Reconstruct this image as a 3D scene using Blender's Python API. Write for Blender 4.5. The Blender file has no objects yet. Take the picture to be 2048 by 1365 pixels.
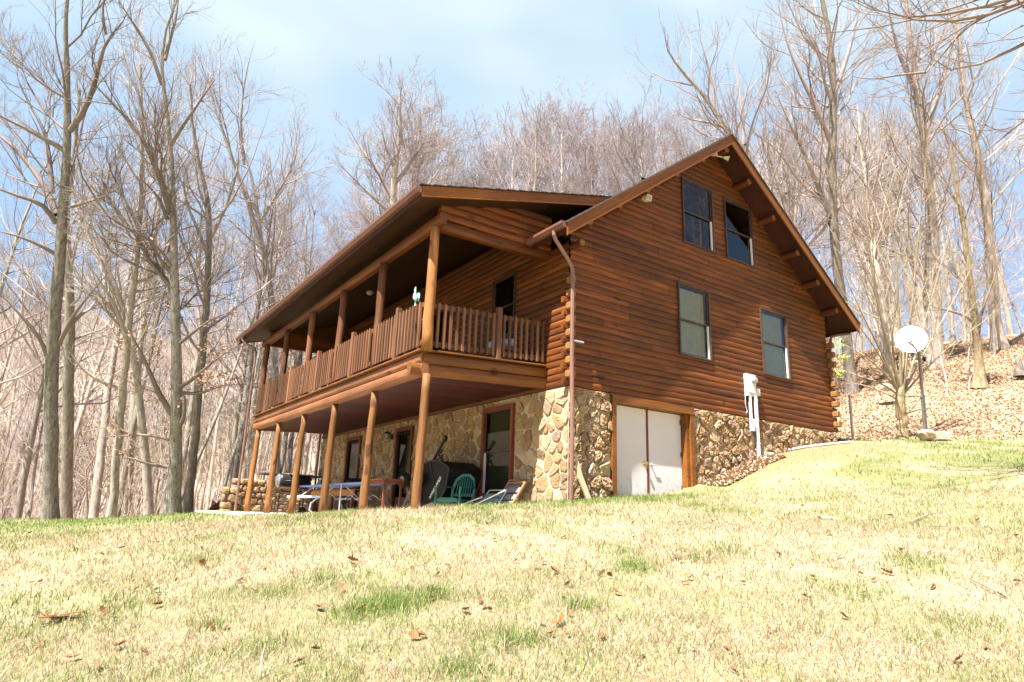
# log cabin on a wooded slope
EXPOSURE, SUNE, SKYS, GRASS, TREEQ, CLOUD = 2.08, 5.0, .05, 1.0, 1.0, (4.7, 5.3, 5.4)
import bpy, math, random
import numpy as np
from mathutils import Vector, Matrix
random.seed(7)
RNG = np.random.default_rng(11)
SC = bpy.context.scene
COL = SC.collection

# ------------------------------------------------------------------ camera
CAM = np.array([-7.3155, -8.9523, -0.2564]); YAW, PIT, ROL, FPX = .5957, .26065, .0356, 1312.1
_F = np.array([math.sin(YAW)*math.cos(PIT), math.cos(YAW)*math.cos(PIT), math.sin(PIT)])
_R0 = np.array([math.cos(YAW), -math.sin(YAW), 0.]); _U0 = np.cross(_R0, _F)
_R = _R0*math.cos(ROL)+_U0*math.sin(ROL); _U = -_R0*math.sin(ROL)+_U0*math.cos(ROL)
def at(px, py, D):
    """point at depth D seen at pixel px,py of the 2048 wide photograph"""
    return CAM + D*(_F + _R*(px-1024)/FPX - _U*(py-682.5)/FPX)
cd = bpy.data.cameras.new('camera'); co = bpy.data.objects.new('camera', cd); COL.objects.link(co)
cd.sensor_width = 36; cd.lens = FPX/2048*36; cd.clip_start = .1; cd.clip_end = 5000
m = Matrix(((_R[0], _U[0], -_F[0], CAM[0]), (_R[1], _U[1], -_F[1], CAM[1]), (_R[2], _U[2], -_F[2], CAM[2]), (0, 0, 0, 1)))
co.matrix_world = m
SC.camera = co
SC.render.resolution_x = 1024; SC.render.resolution_y = 682
SC.view_settings.view_transform = 'Standard'; SC.view_settings.look = 'None'
SC.view_settings.exposure = EXPOSURE; SC.view_settings.gamma = 1

# ------------------------------------------------------------------ materials
class NT:
    def __init__(s, name):
        s.m = bpy.data.materials.new(name); s.m.use_nodes = True; s.t = s.m.node_tree; s.t.nodes.clear()
        s.out = s.n('ShaderNodeOutputMaterial'); s.b = s.n('ShaderNodeBsdfPrincipled'); s.l(s.b.outputs[0], s.out.inputs[0])
        s.cache = {}
    def n(s, k, **kw):
        x = s.t.nodes.new(k)
        for a, v in kw.items(): setattr(x, a, v)
        return x
    def l(s, a, b): s.t.links.new(a, b)
    def pos(s):
        if 'g' not in s.cache: s.cache['g'] = s.n('ShaderNodeNewGeometry').outputs['Position']
        return s.cache['g']
    def obj(s):
        if 'o' not in s.cache: s.cache['o'] = s.n('ShaderNodeTexCoord').outputs['Object']
        return s.cache['o']
    def attr(s, name='var'):
        if name not in s.cache: s.cache[name] = s.n('ShaderNodeAttribute', attribute_name=name).outputs['Fac']
        return s.cache[name]
    def noise(s, scale, detail=3, rough=.55, stretch=None, vec=None, dist=0):
        v = vec or s.obj()
        if stretch:
            mp = s.n('ShaderNodeMapping'); mp.inputs['Scale'].default_value = stretch; s.l(v, mp.inputs[0]); v = mp.outputs[0]
        x = s.n('ShaderNodeTexNoise'); x.inputs['Scale'].default_value = scale; x.inputs['Detail'].default_value = detail
        x.inputs['Roughness'].default_value = rough; x.inputs['Distortion'].default_value = dist
        s.l(v, x.inputs['Vector']); return x.outputs['Fac']
    def ramp(s, fac, stops, interp='LINEAR'):
        r = s.n('ShaderNodeValToRGB'); e = r.color_ramp.elements; r.color_ramp.interpolation = interp
        while len(e) < len(stops): e.new(.5)
        for i, (p, c) in enumerate(stops): e[i].position = p; e[i].color = (*c, 1) if len(c) == 3 else c
        s.l(fac, r.inputs[0]); return r.outputs[0]
    def val(s, fac, a, b, lo, hi):
        r = s.n('ShaderNodeMapRange'); r.inputs[1].default_value = a; r.inputs[2].default_value = b
        r.inputs[3].default_value = lo; r.inputs[4].default_value = hi; s.l(fac, r.inputs[0]); return r.outputs[0]
    def mix(s, fac, a, b, blend='MIX'):
        x = s.n('ShaderNodeMix', data_type='RGBA', blend_type=blend)
        for v, i in ((fac, 0), (a, 6), (b, 7)):
            if isinstance(v, (int, float)): x.inputs[i].default_value = v
            elif isinstance(v, tuple): x.inputs[i].default_value = (*v, 1)
            else: s.l(v, x.inputs[i])
        return x.outputs[2]
    def math(s, op, a, b=0.):
        x = s.n('ShaderNodeMath', operation=op)
        for v, i in ((a, 0), (b, 1)):
            if isinstance(v, (int, float)): x.inputs[i].default_value = v
            else: s.l(v, x.inputs[i])
        return x.outputs[0]
    def bump(s, h, strength=.3, dist=.01):
        x = s.n('ShaderNodeBump'); x.inputs['Strength'].default_value = strength; x.inputs['Distance'].default_value = dist
        s.l(h, x.inputs['Height']); s.l(x.outputs[0], s.b.inputs['Normal'])
    def set(s, color=None, rough=.6, spec=.4, metal=0, **kw):
        if color is not None:
            if isinstance(color, tuple): s.b.inputs['Base Color'].default_value = (*color, 1)
            else: s.l(color, s.b.inputs['Base Color'])
        s.b.inputs['Roughness'].default_value = rough; s.b.inputs['Specular IOR Level'].default_value = spec
        s.b.inputs['Metallic'].default_value = metal
        for k, v in kw.items(): s.b.inputs[k].default_value = v
        return s.m

def plain(name, c, rough=.5, spec=.4, metal=0, amt=.25, scale=9, bump=0):
    t = NT(name); f = t.noise(scale, 4)
    d = tuple(x*(1-amt) for x in c); l_ = tuple(min(1, x*(1+amt)) for x in c)
    col = t.ramp(f, [(.3, d), (.7, l_)])
    if bump: t.bump(t.noise(scale*6, 3), bump, .01)
    return t.set(col, rough, spec, metal)

def wood(name, axis, dark, mid, light, rough=.55, grain=30, spec=.35, rot=0, knots=.71):
    t = NT(name)
    if rot:
        mp = t.n('ShaderNodeMapping'); mp.inputs['Rotation'].default_value = (0, rot, 0); t.l(t.obj(), mp.inputs[0]); t.cache['o'] = mp.outputs[0]
    st = {'x': (.05, 1, 1), 'y': (1, .05, 1), 'z': (1, 1, .05)}[axis]
    g = t.noise(grain, 5, .65, st, dist=.4); big = t.noise(1.7, 3, .6, tuple(math.sqrt(v) for v in st))
    c = t.ramp(g, [(.25, dark), (.5, mid), (.8, light)])
    c = t.mix(t.val(big, .38, .66, 0, .75), c, tuple(x*.5 for x in mid))
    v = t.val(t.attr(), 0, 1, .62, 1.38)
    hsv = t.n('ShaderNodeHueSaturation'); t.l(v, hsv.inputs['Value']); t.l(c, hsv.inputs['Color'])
    kn = t.noise(5.5, 1, .5, tuple(max(v2, .35) for v2 in st)); c2 = t.mix(t.val(kn, knots, knots+.06, 0, .75), hsv.outputs[0], tuple(x*.3 for x in dark))
    t.bump(g, .35, .004)
    return t.set(c2, rough, spec)

def bark(name, dark, mid, light, moss=None, scale=13):
    t = NT(name); g = t.math('ADD', t.math('MULTIPLY', t.noise(scale, 6, .75, (1, 1, .22)), .65), t.math('MULTIPLY', t.noise(scale*3.2, 4, .7, (1, 1, .5)), .35)); c = t.ramp(g, [(.38, tuple(v*.7 for v in dark)), (.5, mid), (.62, light)])
    b = t.noise(1.3, 3, .6)
    if moss: c = t.mix(t.val(b, .5, .68, 0, .65), c, moss)
    hsv = t.n('ShaderNodeHueSaturation'); oi = t.n('ShaderNodeObjectInfo'); t.l(t.val(oi.outputs['Random'], 0, 1, .75, 1.25), hsv.inputs['Value']); t.l(c, hsv.inputs['Color'])
    t.bump(g, .7, .03)
    return t.set(hsv.outputs[0], .9, .1)

M = {}
LD, LM, LL = (.046, .0110, .0018), (.130, .0355, .0048), (.26, .089, .0115)
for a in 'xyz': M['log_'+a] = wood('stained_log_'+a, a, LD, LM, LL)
M['trim'] = wood('fascia_wood', 'x', (.10, .03, .004), (.20, .068, .010), (.30, .12, .022), .5)
M['post'] = wood('post_log', 'z', (.12, .050, .018), (.27, .118, .036), (.42, .22, .085), .65, 22, .2, knots=.66)
M['post_brown'] = wood('weathered_post_log', 'z', (.07, .026, .012), (.15, .060, .026), (.23, .105, .05), .65, 22, .2, knots=.68)
M['rail'] = wood('rail_wood', 'z', (.085, .036, .016), (.165, .073, .034), (.24, .118, .062), .6)
M['beam_y'] = wood('beam_log', 'y', (.12, .04, .015), (.23, .09, .035), (.34, .16, .075), .6)
M['beam_x'] = wood('side_beam_log', 'x', (.10, .03, .006), (.21, .075, .015), (.32, .14, .035), .5)
for nm, an_ in (('trim_left', math.atan(.7516)), ('trim_right', -math.atan(.7516)), ('trim_porch', math.atan(.27))): M[nm] = wood('fascia_'+nm, 'x', (.10, .03, .004), (.20, .068, .010), (.30, .12, .022), .5, rot=an_)
M['cut'] = plain('cut_log_end', (.22, .105, .034), .7, .2, amt=.35, scale=30)
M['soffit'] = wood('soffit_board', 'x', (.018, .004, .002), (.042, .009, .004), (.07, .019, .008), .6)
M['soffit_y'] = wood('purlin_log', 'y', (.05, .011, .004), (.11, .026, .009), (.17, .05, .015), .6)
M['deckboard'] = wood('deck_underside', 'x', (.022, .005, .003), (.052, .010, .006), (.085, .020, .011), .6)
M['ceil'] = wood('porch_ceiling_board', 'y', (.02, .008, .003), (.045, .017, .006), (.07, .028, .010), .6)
M['redtrim'] = wood('red_brown_casing', 'z', (.075, .018, .008), (.165, .042, .017), (.24, .07, .03), .6)
M['orange'] = wood('orange_stained_wood', 'y', (.26, .10, .02), (.42, .18, .045), (.52, .25, .08), .5)
M['gutter'] = plain('brown_gutter_metal', (.14, .062, .045), .3, .5, amt=.15, scale=3)
M['stakegrey'] = plain('weathered_stake', (.40, .38, .37), .8, .2, amt=.3, scale=16)
M['downspout'] = plain('faded_brown_downspout', (.19, .10, .075), .4, .5, amt=.12, scale=3)
M['winframe'] = plain('dark_bronze_frame', (.055, .032, .022), .4, .5)
M['white'] = plain('white_vinyl', (.55, .55, .55), .45, .4, amt=.06)
t = NT('painted_door'); sx = t.n('ShaderNodeSeparateXYZ'); t.l(t.pos(), sx.inputs[0]); st_ = t.math('MULTIPLY', t.val(sx.outputs[2], .15, .75, 1, 0), t.val(t.noise(14, 5, .7), .45, .7, 0, .7))
M['doorwhite'] = t.set(t.mix(st_, t.ramp(t.noise(1.5, 4), [(.3, (.56, .525, .535)), (.7, (.60, .565, .58))]), (.30, .22, .14)), .55, .3)
M['blind'] = plain('window_blind', (.46, .48, .40), .6, .3, amt=.08)
M['dark'] = plain('dark_room', (.012, .012, .012), .9, .1)
M['brass'] = plain('brass', (.50, .33, .12), .3, .5, .8)
M['black'] = plain('black_paint', (.012, .012, .013), .45, .4)
M['blacksteel'] = plain('black_tub_plastic', (.009, .007, .0065), .6, .2, amt=.4)
M['rubber'] = plain('tyre_rubber', (.012, .011, .010), .85, .2)
M['creamrim'] = plain('cream_wheel_rim', (.55, .42, .27), .45, .4)
M['greenp'] = plain('green_plastic', (.012, .115, .085), .35, .5, amt=.15)
M['alum'] = plain('aluminium_tube', (.55, .57, .60), .35, .5, .5, amt=.1)
M['teal'] = plain('teal_webbing', (.10, .24, .22), .7, .2)
M['greyweb'] = plain('grey_webbing', (.22, .20, .20), .8, .2, amt=.5, scale=30)
M['greywood'] = wood('weathered_wood', 'z', (.14, .10, .075), (.25, .185, .14), (.36, .28, .22), .8)
M['palewood'] = wood('pale_new_wood', 'z', (.42, .31, .18), (.56, .43, .27), (.66, .54, .37), .7)
M['blueplas'] = plain('blue_plastic_top', (.13, .19, .42), .4, .4, amt=.1)
M['paleblue'] = plain('pale_blue_bench', (.42, .53, .72), .4, .4, amt=.1)
M['galv'] = plain('galvanised_steel', (.20, .205, .215), .4, .5, .5, amt=.3, scale=14)
M['dishwhite'] = plain('white_dish_enamel', (.50, .51, .53), .4, .4, amt=.03)
M['meter'] = plain('white_meter_box', (.58, .57, .58), .45, .4, amt=.06)
M['rock'] = plain('pale_rock', (.44, .35, .27), .9, .2, amt=.4, scale=7, bump=.6)
M['concrete'] = plain('patio_concrete', (.52, .44, .34), .85, .2, amt=.15, scale=5, bump=.3)
M['verdigris'] = plain('verdigris_metal', (.22, .50, .42), .5, .4, amt=.7, scale=22)
M['shingle'] = plain('dark_shingle', (.055, .048, .045), .9, .2, amt=.5, scale=24, bump=.5)
M['dripedge'] = plain('drip_edge', (.10, .085, .075), .5, .4)
M['lamp'] = plain('floodlight_cream', (.62, .55, .40), .5, .4)
M['lampglass'] = plain('lamp_glass', (.30, .31, .30), .15, .5)
M['pink'] = plain('pink_stick', (.62, .30, .20), .7, .2)
M['letters'] = plain('white_lettering', (.62, .58, .55), .6, .2, amt=.05)

def glass(name, tint, refl=.25):
    t = NT(name); t.t.nodes.remove(t.b)
    tr = t.n('ShaderNodeBsdfTransparent'); tr.inputs[0].default_value = (*tint, 1)
    gl = t.n('ShaderNodeBsdfGlossy'); gl.inputs['Roughness'].default_value = .02
    lw = t.n('ShaderNodeFresnel'); lw.inputs[0].default_value = 1.5
    mx = t.n('ShaderNodeMixShader'); t.l(t.math('MULTIPLY', lw.outputs[0], refl), mx.inputs[0])
    t.l(tr.outputs[0], mx.inputs[1]); t.l(gl.outputs[0], mx.inputs[2]); t.l(mx.outputs[0], t.out.inputs[0])
    return t.m
M['glass'] = glass('window_glass', (.80, .84, .78), 1.7)
M['screen'] = glass('screened_glass', (.30, .31, .24), .7)

# stone: one tone per stone from the 'var' attribute
t = NT('field_stone')
c = t.ramp(t.attr(), [(0, (.19, .115, .062)), (.15, (.30, .20, .105)), (.3, (.22, .15, .108)), (.45, (.36, .265, .155)), (.6, (.20, .135, .105)), (.75, (.41, .325, .22)), (.88, (.27, .165, .078)), (1, (.33, .275, .205))])
n1 = t.noise(7, 5, .65); c = t.mix(t.val(n1, .4, .75, 0, .55), c, (.40, .25, .11)); n2 = t.noise(38, 4, .6)
c = t.mix(t.val(n2, .52, .72, 0, .6), c, (.12, .065, .03))
t.bump(t.math('ADD', n1, t.math('MULTIPLY', n2, .5)), 1.0, .035); M['stone'] = t.set(c, .85, .2)
M['mortar'] = plain('tan_mortar', (.40, .33, .235), .9, .15, amt=.12, scale=20, bump=.4)

M['bark_left'] = bark('greenish_grey_bark', (.105, .093, .078), (.23, .208, .178), (.37, .338, .292), (.215, .205, .165))
M['bark_grey'] = bark('grey_bark', (.14, .118, .098), (.26, .225, .19), (.38, .335, .285), (.24, .23, .185))
M['bark_pale'] = bark('pale_bark', (.23, .195, .16), (.38, .33, .28), (.50, .45, .39))
M['bark_tan'] = bark('young_tan_bark', (.20, .15, .08), (.36, .28, .17), (.48, .40, .27), (.22, .22, .13))
M['twig_dark'] = plain('dark_twigs', (.19, .15, .13), .85, .1, amt=.3, scale=.6)
M['twig_grey'] = plain('grey_twigs', (.30, .25, .235), .85, .1, amt=.3, scale=.6)
M['twig_pale'] = plain('pale_twigs', (.40, .345, .305), .85, .1, amt=.25, scale=.6)
M['twig_tan'] = plain('tan_twigs', (.33, .27, .19), .85, .1, amt=.25, scale=.8)
M['rustleaf'] = plain('rust_leaves', (.42, .25, .16), .8, .15, amt=.5, scale=3)
M['springleaf'] = plain('spring_leaves', (.30, .48, .05), .6, .2, amt=.3, scale=6)
t = NT('dry_oak_leaf'); M['leafbrown'] = t.set(t.ramp(t.noise(25, 4), [(.3, (.10, .04, .015)), (.7, (.30, .13, .045))]), .7, .25)
t = NT('orange_oak_leaf'); M['leaforange'] = t.set(t.ramp(t.noise(25, 4), [(.3, (.24, .065, .008)), (.7, (.38, .12, .02))]), .6, .25)
t = NT('pale_dry_leaf'); M['leaftan'] = t.set(t.ramp(t.noise(25, 4), [(.3, (.17, .10, .055)), (.7, (.28, .18, .11))]), .7, .2)

# ------------------------------------------------------------------ mesh builder
def tag(o, label=None, cat=None, group=None, kind=None):
    if label: o['label'] = label
    if cat: o['category'] = cat
    if group: o['group'] = group
    if kind: o['kind'] = kind
    return o
def empty(name, loc=(0, 0, 0), label=None, cat=None, group=None):
    o = bpy.data.objects.new(name, None); COL.objects.link(o); o.location = loc; o.empty_display_size = .2
    return tag(o, label, cat, group)
def rootpos(o):
    p = Vector((0, 0, 0))
    while o is not None: p = p+o.location; o = o.parent
    return p
def link_mesh(name, me, mat, parent=None, shift=True):
    o = bpy.data.objects.new(name, me); COL.objects.link(o)
    if mat: me.materials.append(mat)
    if parent is not None:
        o.parent = parent
        if shift:
            p = rootpos(parent)
            if p.length > 0: me.transform(Matrix.Translation(-p))
    return o
def np_mesh(name, V, F, var=None, smooth=False):
    """V (n,3); F (m,k) same-size faces"""
    me = bpy.data.meshes.new(name); V = np.asarray(V, np.float32); F = np.asarray(F, np.int32)
    me.vertices.add(len(V)); me.vertices.foreach_set('co', V.ravel())
    k = F.shape[1]; me.loops.add(F.size); me.loops.foreach_set('vertex_index', F.ravel())
    me.polygons.add(len(F)); me.polygons.foreach_set('loop_start', np.arange(0, F.size, k, dtype=np.int32))
    if smooth: me.polygons.foreach_set('use_smooth', np.ones(len(F), bool))
    if var is not None:
        a = me.attributes.new('var', 'FLOAT', 'FACE'); a.data.foreach_set('value', np.asarray(var, np.float32))
    me.update(calc_edges=True); return me
class MB:
    def __init__(s): s.v = []; s.f = []; s.a = []; s.cur = .5
    def add(s, vs, fs):
        b = len(s.v); s.v += [tuple(map(float, p)) for p in vs]; s.f += [[b+i for i in f] for f in fs]; s.a += [s.cur]*len(fs); return s
    def box(s, x0, x1, y0, y1, z0, z1, bev=0):
        if bev:
            b = bev; P = []
            return s.beam(((x0+x1)/2, (y0+y1)/2, z0), ((x0+x1)/2, (y0+y1)/2, z1), x1-x0, y1-y0, bev)
        return s.add([(x, y, z) for z in (z0, z1) for x, y in ((x0, y0), (x1, y0), (x1, y1), (x0, y1))],
                     [(3, 2, 1, 0), (4, 5, 6, 7), (0, 1, 5, 4), (1, 2, 6, 5), (2, 3, 7, 6), (3, 0, 4, 7)])
    def frame(s, p, q, up=(0, 0, 1)):
        p, q = Vector(p), Vector(q); d = (q-p).normalized(); u = Vector(up)
        if abs(d.dot(u)) > .95: u = Vector((0, 1, 0))
        r = d.cross(u).normalized(); return p, q, r, r.cross(d).normalized()
    def beam(s, p, q, w, h, bev=0, up=(0, 0, 1)):
        """bar from p to q, w wide (sideways) and h high, chamfered by bev"""
        p, q, r, u = s.frame(p, q, up); a, b = w/2, h/2
        if abs((q-p).normalized().z) > .95 and up == (0, 0, 1): r, u = Vector((1, 0, 0)), Vector((0, 1, 0))
        if bev: prof = [(-a+bev, -b), (a-bev, -b), (a, -b+bev), (a, b-bev), (a-bev, b), (-a+bev, b), (-a, b-bev), (-a, -b+bev)]
        else: prof = [(-a, -b), (a, -b), (a, b), (-a, b)]
        n = len(prof); vs = [e+r*x+u*y for e in (p, q) for x, y in prof]
        return s.add(vs, [[i, (i+1) % n, n+(i+1) % n, n+i] for i in range(n)]+[list(range(n))[::-1], list(range(n, 2*n))])
    def tube(s, pts, rad, k=8, cap=True):
        pts = [Vector(p) for p in pts]; n = len(pts)
        if not hasattr(rad, '__len__'): rad = [rad]*n
        t0 = (pts[1]-pts[0]).normalized(); ref = Vector((0, 0, 1)) if abs(t0.z) < .9 else Vector((1, 0, 0))
        r = t0.cross(ref).normalized(); vs = []
        for i, p in enumerate(pts):
            t = (pts[min(i+1, n-1)]-pts[max(i-1, 0)]).normalized(); r = (r-t*r.dot(t)).normalized(); u = t.cross(r)
            vs += [p+(r*math.cos(2*math.pi*j/k)+u*math.sin(2*math.pi*j/k))*rad[i] for j in range(k)]
        fs = [[i*k+j, i*k+(j+1) % k, (i+1)*k+(j+1) % k, (i+1)*k+j] for i in range(n-1) for j in range(k)]
        if cap: fs += [list(range(k))[::-1], [(n-1)*k+j for j in range(k)]]
        return s.add(vs, fs)
    def prism(s, poly, ext):
        """closed polygon (list of 3d points) extruded by vector ext"""
        n = len(poly); e = Vector(ext); P = [Vector(p) for p in poly]
        return s.add(P+[p+e for p in P], [list(range(n))[::-1], list(range(n, 2*n))]+[[i, (i+1) % n, n+(i+1) % n, n+i] for i in range(n)])
    def disc(s, c, n, r, th, k=20, r2=None):
        n = Vector(n).normalized(); return s.tube([Vector(c)-n*th/2, Vector(c)+n*th/2], [r, r2 if r2 is not None else r], k)
    def lathe(s, c, n, prof, k=20):
        """prof: (radius, height along n)"""
        n = Vector(n).normalized(); ref = Vector((0, 0, 1)) if abs(n.z) < .9 else Vector((1, 0, 0))
        r = n.cross(ref).normalized(); u = n.cross(r); vs = []
        for R_, h in prof: vs += [Vector(c)+n*h+(r*math.cos(2*math.pi*j/k)+u*math.sin(2*math.pi*j/k))*R_ for j in range(k)]
        return s.add(vs, [[i*k+j, i*k+(j+1) % k, (i+1)*k+(j+1) % k, (i+1)*k+j] for i in range(len(prof)-1) for j in range(k)])
    def build(s, name, mat, parent=None, smooth=False):
        me = bpy.data.meshes.new(name); me.from_pydata(s.v, [], s.f); a = me.attributes.new('var', 'FLOAT', 'FACE')
        a.data.foreach_set('value', np.array(s.a, np.float32))
        if smooth: me.polygons.foreach_set('use_smooth', np.ones(len(me.polygons), bool))
        me.update(); return link_mesh(name, me, mat, parent)

# ------------------------------------------------------------------ value noise for placement
_perm = np.random.default_rng(5).random((256, 256))
def vnoise(x, y, s):
    x = np.asarray(x, float)*s+100; y = np.asarray(y, float)*s+100
    i = np.floor(x).astype(int); j = np.floor(y).astype(int); fx = x-i; fy = y-j; fx = fx*fx*(3-2*fx); fy = fy*fy*(3-2*fy)
    g = lambda a, b: _perm[a % 256, b % 256]
    return (g(i, j)*(1-fx)+g(i+1, j)*fx)*(1-fy)+(g(i, j+1)*(1-fx)+g(i+1, j+1)*fx)*fy
def fbm(x, y, s): return .5*vnoise(x, y, s)+.3*vnoise(x+7.3, y-3.1, s*2.1)+.2*vnoise(x-5.5, y+9.7, s*4.3)
def sstep(a, b, x): t_ = np.clip((x-a)/(b-a), 0, 1); return t_*t_*(3-2*t_)
# ------------------------------------------------------------------ terrain height
CP = np.array([(-7.3,-8.95,-1.85),(-2.97,-.28,-.243),(-1.49,-.19,-.107),(.62,-.43,.063),(2.63,-.49,.265),(3.75,-.62,.58),(5.26,-.1,1.11),
 (8.58,0,1.79),(9.55,.17,1.93),(13.4,-.1,2.32),(14.5,-2,2.22),(28.3,1.8,7.9),(28,9.1,8.9),(-3.1,13.4,-.46),(-3.1,9,-.44),(-3.1,6.5,-.41),
 (-3.1,4.66,-.37),(-3.1,2.5,-.31),(-8.46,19.56,-.965),(-5.7,17.66,-.88),(-3.64,16.22,-.76),(-2.45,15.3,-.5),(-5.2,-4.6,-1.03),(-1.6,-6.9,-1.0),(-7.4,-3,-1.25),
 (-9,3,-1.0),(-7,9,-.8),(-13,10,-1.5),(-30,-5,-4.5),(-25,10,-3),(-16,24,-2.2),(-10,30,-3.5),(-20,45,-9),(0,30,-2.0),(0,50,-3),(8.7,13,1.2),
 (4,18,.0),(12,10,3.2),(12,25,3.6),(20,20,6.5),(20,-3,4.4),(40,5,11.5),(40,30,13),(20,45,6),(60,60,15),(0,90,-4),(-30,90,-14),(-60,60,-16),
 (20,-20,2.5),(0,-20,-.8),(-10,-20,-2.6),(-25,-25,-5),(10,-9,1.0),(60,-20,14),(30,-15,6),(80,20,18),(90,80,20),(-80,0,-10),(-60,-50,-10),(20,-60,0),(80,-60,12)], float)
def _solve():
    n = len(CP); d = np.hypot(CP[:, None, 0]-CP[None, :, 0], CP[:, None, 1]-CP[None, :, 1])
    A = np.zeros((n+3, n+3)); A[:n, :n] = np.sqrt(d*d+.6); A[:n, n] = 1; A[:n, n+1:] = CP[:, :2]; A[n:, :n] = A[:n, n:].T
    return np.linalg.solve(A, np.r_[CP[:, 2], 0, 0, 0])
_W = _solve()
def hbase(x, y):
    x = np.asarray(x, float); y = np.asarray(y, float); z = _W[-3]+_W[-2]*x+_W[-1]*y
    for i in range(len(CP)): z = z+_W[i]*np.sqrt((x-CP[i, 0])**2+(y-CP[i, 1])**2+.6)
    return z
RIDGE = []
for px, py in ((-400, 560), (-150, 610), (0, 636), (150, 640), (330, 700), (560, 735), (900, 760), (1300, 745), (1700, 735), (2100, 700), (2600, 640)):
    d = at(px, py, 1)-CAM; RIDGE.append((math.atan2(d[0], d[1]), d[2]/math.hypot(d[0], d[1])))
RIDGE.sort()
def height(x, y):
    x = np.asarray(x, float); y = np.asarray(y, float)
    dx, dy = x-CAM[0], y-CAM[1]; r = np.hypot(dx, dy); s = np.minimum(1, 105/np.maximum(r, 1e-6))
    z = hbase(CAM[0]+dx*s, CAM[1]+dy*s)
    z = z+.05*(fbm(x, y, .55)-.5)*sstep(1, 4, r)+.5*(fbm(x, y, .12)-.5)*sstep(20, 45, r)
    ins = np.minimum(np.minimum(x+2.93, 8.45-x), np.minimum(y-.06, 13.25-y)); z = np.where(ins > 0, z+(-.52-z)*sstep(0, .18, ins), z)
    az = np.arctan2(dx, dy); e = np.interp(az, [a for a, b in RIDGE], [b for a, b in RIDGE])
    back = sstep(1.15, 1.7, np.abs(az-YAW)); e = e*(1-back)+.12*back
    zr = CAM[2]+e*430+14*(fbm(x, y, .012)-.5)
    k = sstep(115, 430, r); z = z*(1-k)+zr*k
    return np.where(r > 470, z-(r-470)*.12, z)
def H(x, y): return float(height(np.array([x]), np.array([y]))[0])
def ground_at(px, py, Dmax=80):
    """where the sight line through a pixel meets the ground"""
    D = np.arange(1.5, Dmax, .02); d = at(px, py, 1)-CAM; P = CAM[None]+D[:, None]*d[None]
    i = np.argmax(P[:, 2] < height(P[:, 0], P[:, 1])); return Vector(P[i])

EDGE = [(-60,40),(-16,25),(-8.5,20.6),(-5.7,18.8),(-3.6,17.3),(-2,16.2),(0,15),(8,14),(9.3,12),(9.5,1.5),(11,.75),(13.4,.45),(14.8,-1.3),(17,-3.5),(24,-10),(60,-40)]
def woods(x, y):
    """>0 beyond the edge of the lawn (metres)"""
    x = np.asarray(x, float); y = np.asarray(y, float); dmin = np.full(x.shape, 1e9)
    for (ax, ay), (bx, by) in zip(EDGE[:-1], EDGE[1:]):
        vx, vy = bx-ax, by-ay; t_ = np.clip(((x-ax)*vx+(y-ay)*vy)/(vx*vx+vy*vy), 0, 1)
        dmin = np.minimum(dmin, np.hypot(x-ax-vx*t_, y-ay-vy*t_))
    poly = EDGE+[(3000, -900), (3000, 4000), (-4000, 4000), (-4000, 900)]; ins = np.zeros(x.shape, bool); j = len(poly)-1
    for i in range(len(poly)):
        (xi, yi), (xj, yj) = poly[i], poly[j]
        c = ((yi > y) != (yj > y)) & (x < (xj-xi)*(y-yi)/((yj-yi) or 1e-9)+xi); ins ^= c; j = i
    return np.where(ins, dmin, -dmin)
def dirt(x, y):
    x = np.asarray(x, float); y = np.asarray(y, float)
    a = sstep(1.25, .5, np.abs(y+.55+.10*(x-6))+.7*(fbm(x, y, 1.1)-.5))*sstep(3.6, 4.6, x)*sstep(9.9, 8.6, x)
    return np.maximum(a, .7*sstep(.9, .5, np.hypot(x+7.2, y-15.8)*.7))
def green(x, y):
    """how green the lawn is, 0..1"""
    x = np.asarray(x, float); y = np.asarray(y, float)
    g = sstep(.50, .80, fbm(x+3, y, 1.0))*.6
    g = np.maximum(g, sstep(.42, .72, fbm(x*1.2+9, y*1.2, .33))*.42)
    g = np.maximum(g, .95*sstep(2.5, 11, y-.35*(x+3))*sstep(1, -2.5, x))
    g = np.maximum(g, .85*sstep(.8, .15, np.abs(y+.45+.12*np.maximum(0, x-2.5)*1.3))*sstep(-3.2, -2, x)*sstep(8, 6, x))
    g = np.maximum(g, .95*sstep(0, 5, x+.35*y)*sstep(.36, .60, fbm(x, y, .8)))
    return np.clip(g*(1-dirt(x, y)), 0, 1)

# ------------------------------------------------------------------ ground sheet
rs = [.4]
while rs[-1] < 120: rs.append(rs[-1]+max(.13, .0125*rs[-1]))
while rs[-1] < 900: rs.append(rs[-1]*1.035)
rs = np.array(rs); NA = 840; an = np.linspace(0, 2*math.pi, NA, endpoint=False)
X = CAM[0]+rs[:, None]*np.sin(an)[None]; Y = CAM[1]+rs[:, None]*np.cos(an)[None]
V = np.stack([X, Y, height(X, Y)], -1).reshape(-1, 3); nr = len(rs)
ii, jj = np.meshgrid(np.arange(nr-1), np.arange(NA), indexing='ij'); jn = (jj+1) % NA
F = np.stack([ii*NA+jj, ii*NA+jn, (ii+1)*NA+jn, (ii+1)*NA+jj], -1).reshape(-1, 4)[:, ::-1]
V = np.vstack([V, [[CAM[0], CAM[1], H(CAM[0], CAM[1])]]]); me = np_mesh('ground', V, F, smooth=True)
for nm, fn in (('woods', lambda x, y: sstep(-.5, .5, woods(x, y)+1.2*(fbm(x, y, .9)-.5))), ('dirt', dirt), ('green', green)):
    a = me.attributes.new(nm, 'FLOAT', 'POINT'); a.data.foreach_set('value', fn(V[:, 0], V[:, 1]).astype(np.float32))
t = NT('lawn_and_leaf_litter')
n1 = t.noise(26, 6, .75); n2 = t.noise(2.2, 4, .6); n3 = t.noise(90, 4, .7)
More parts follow.
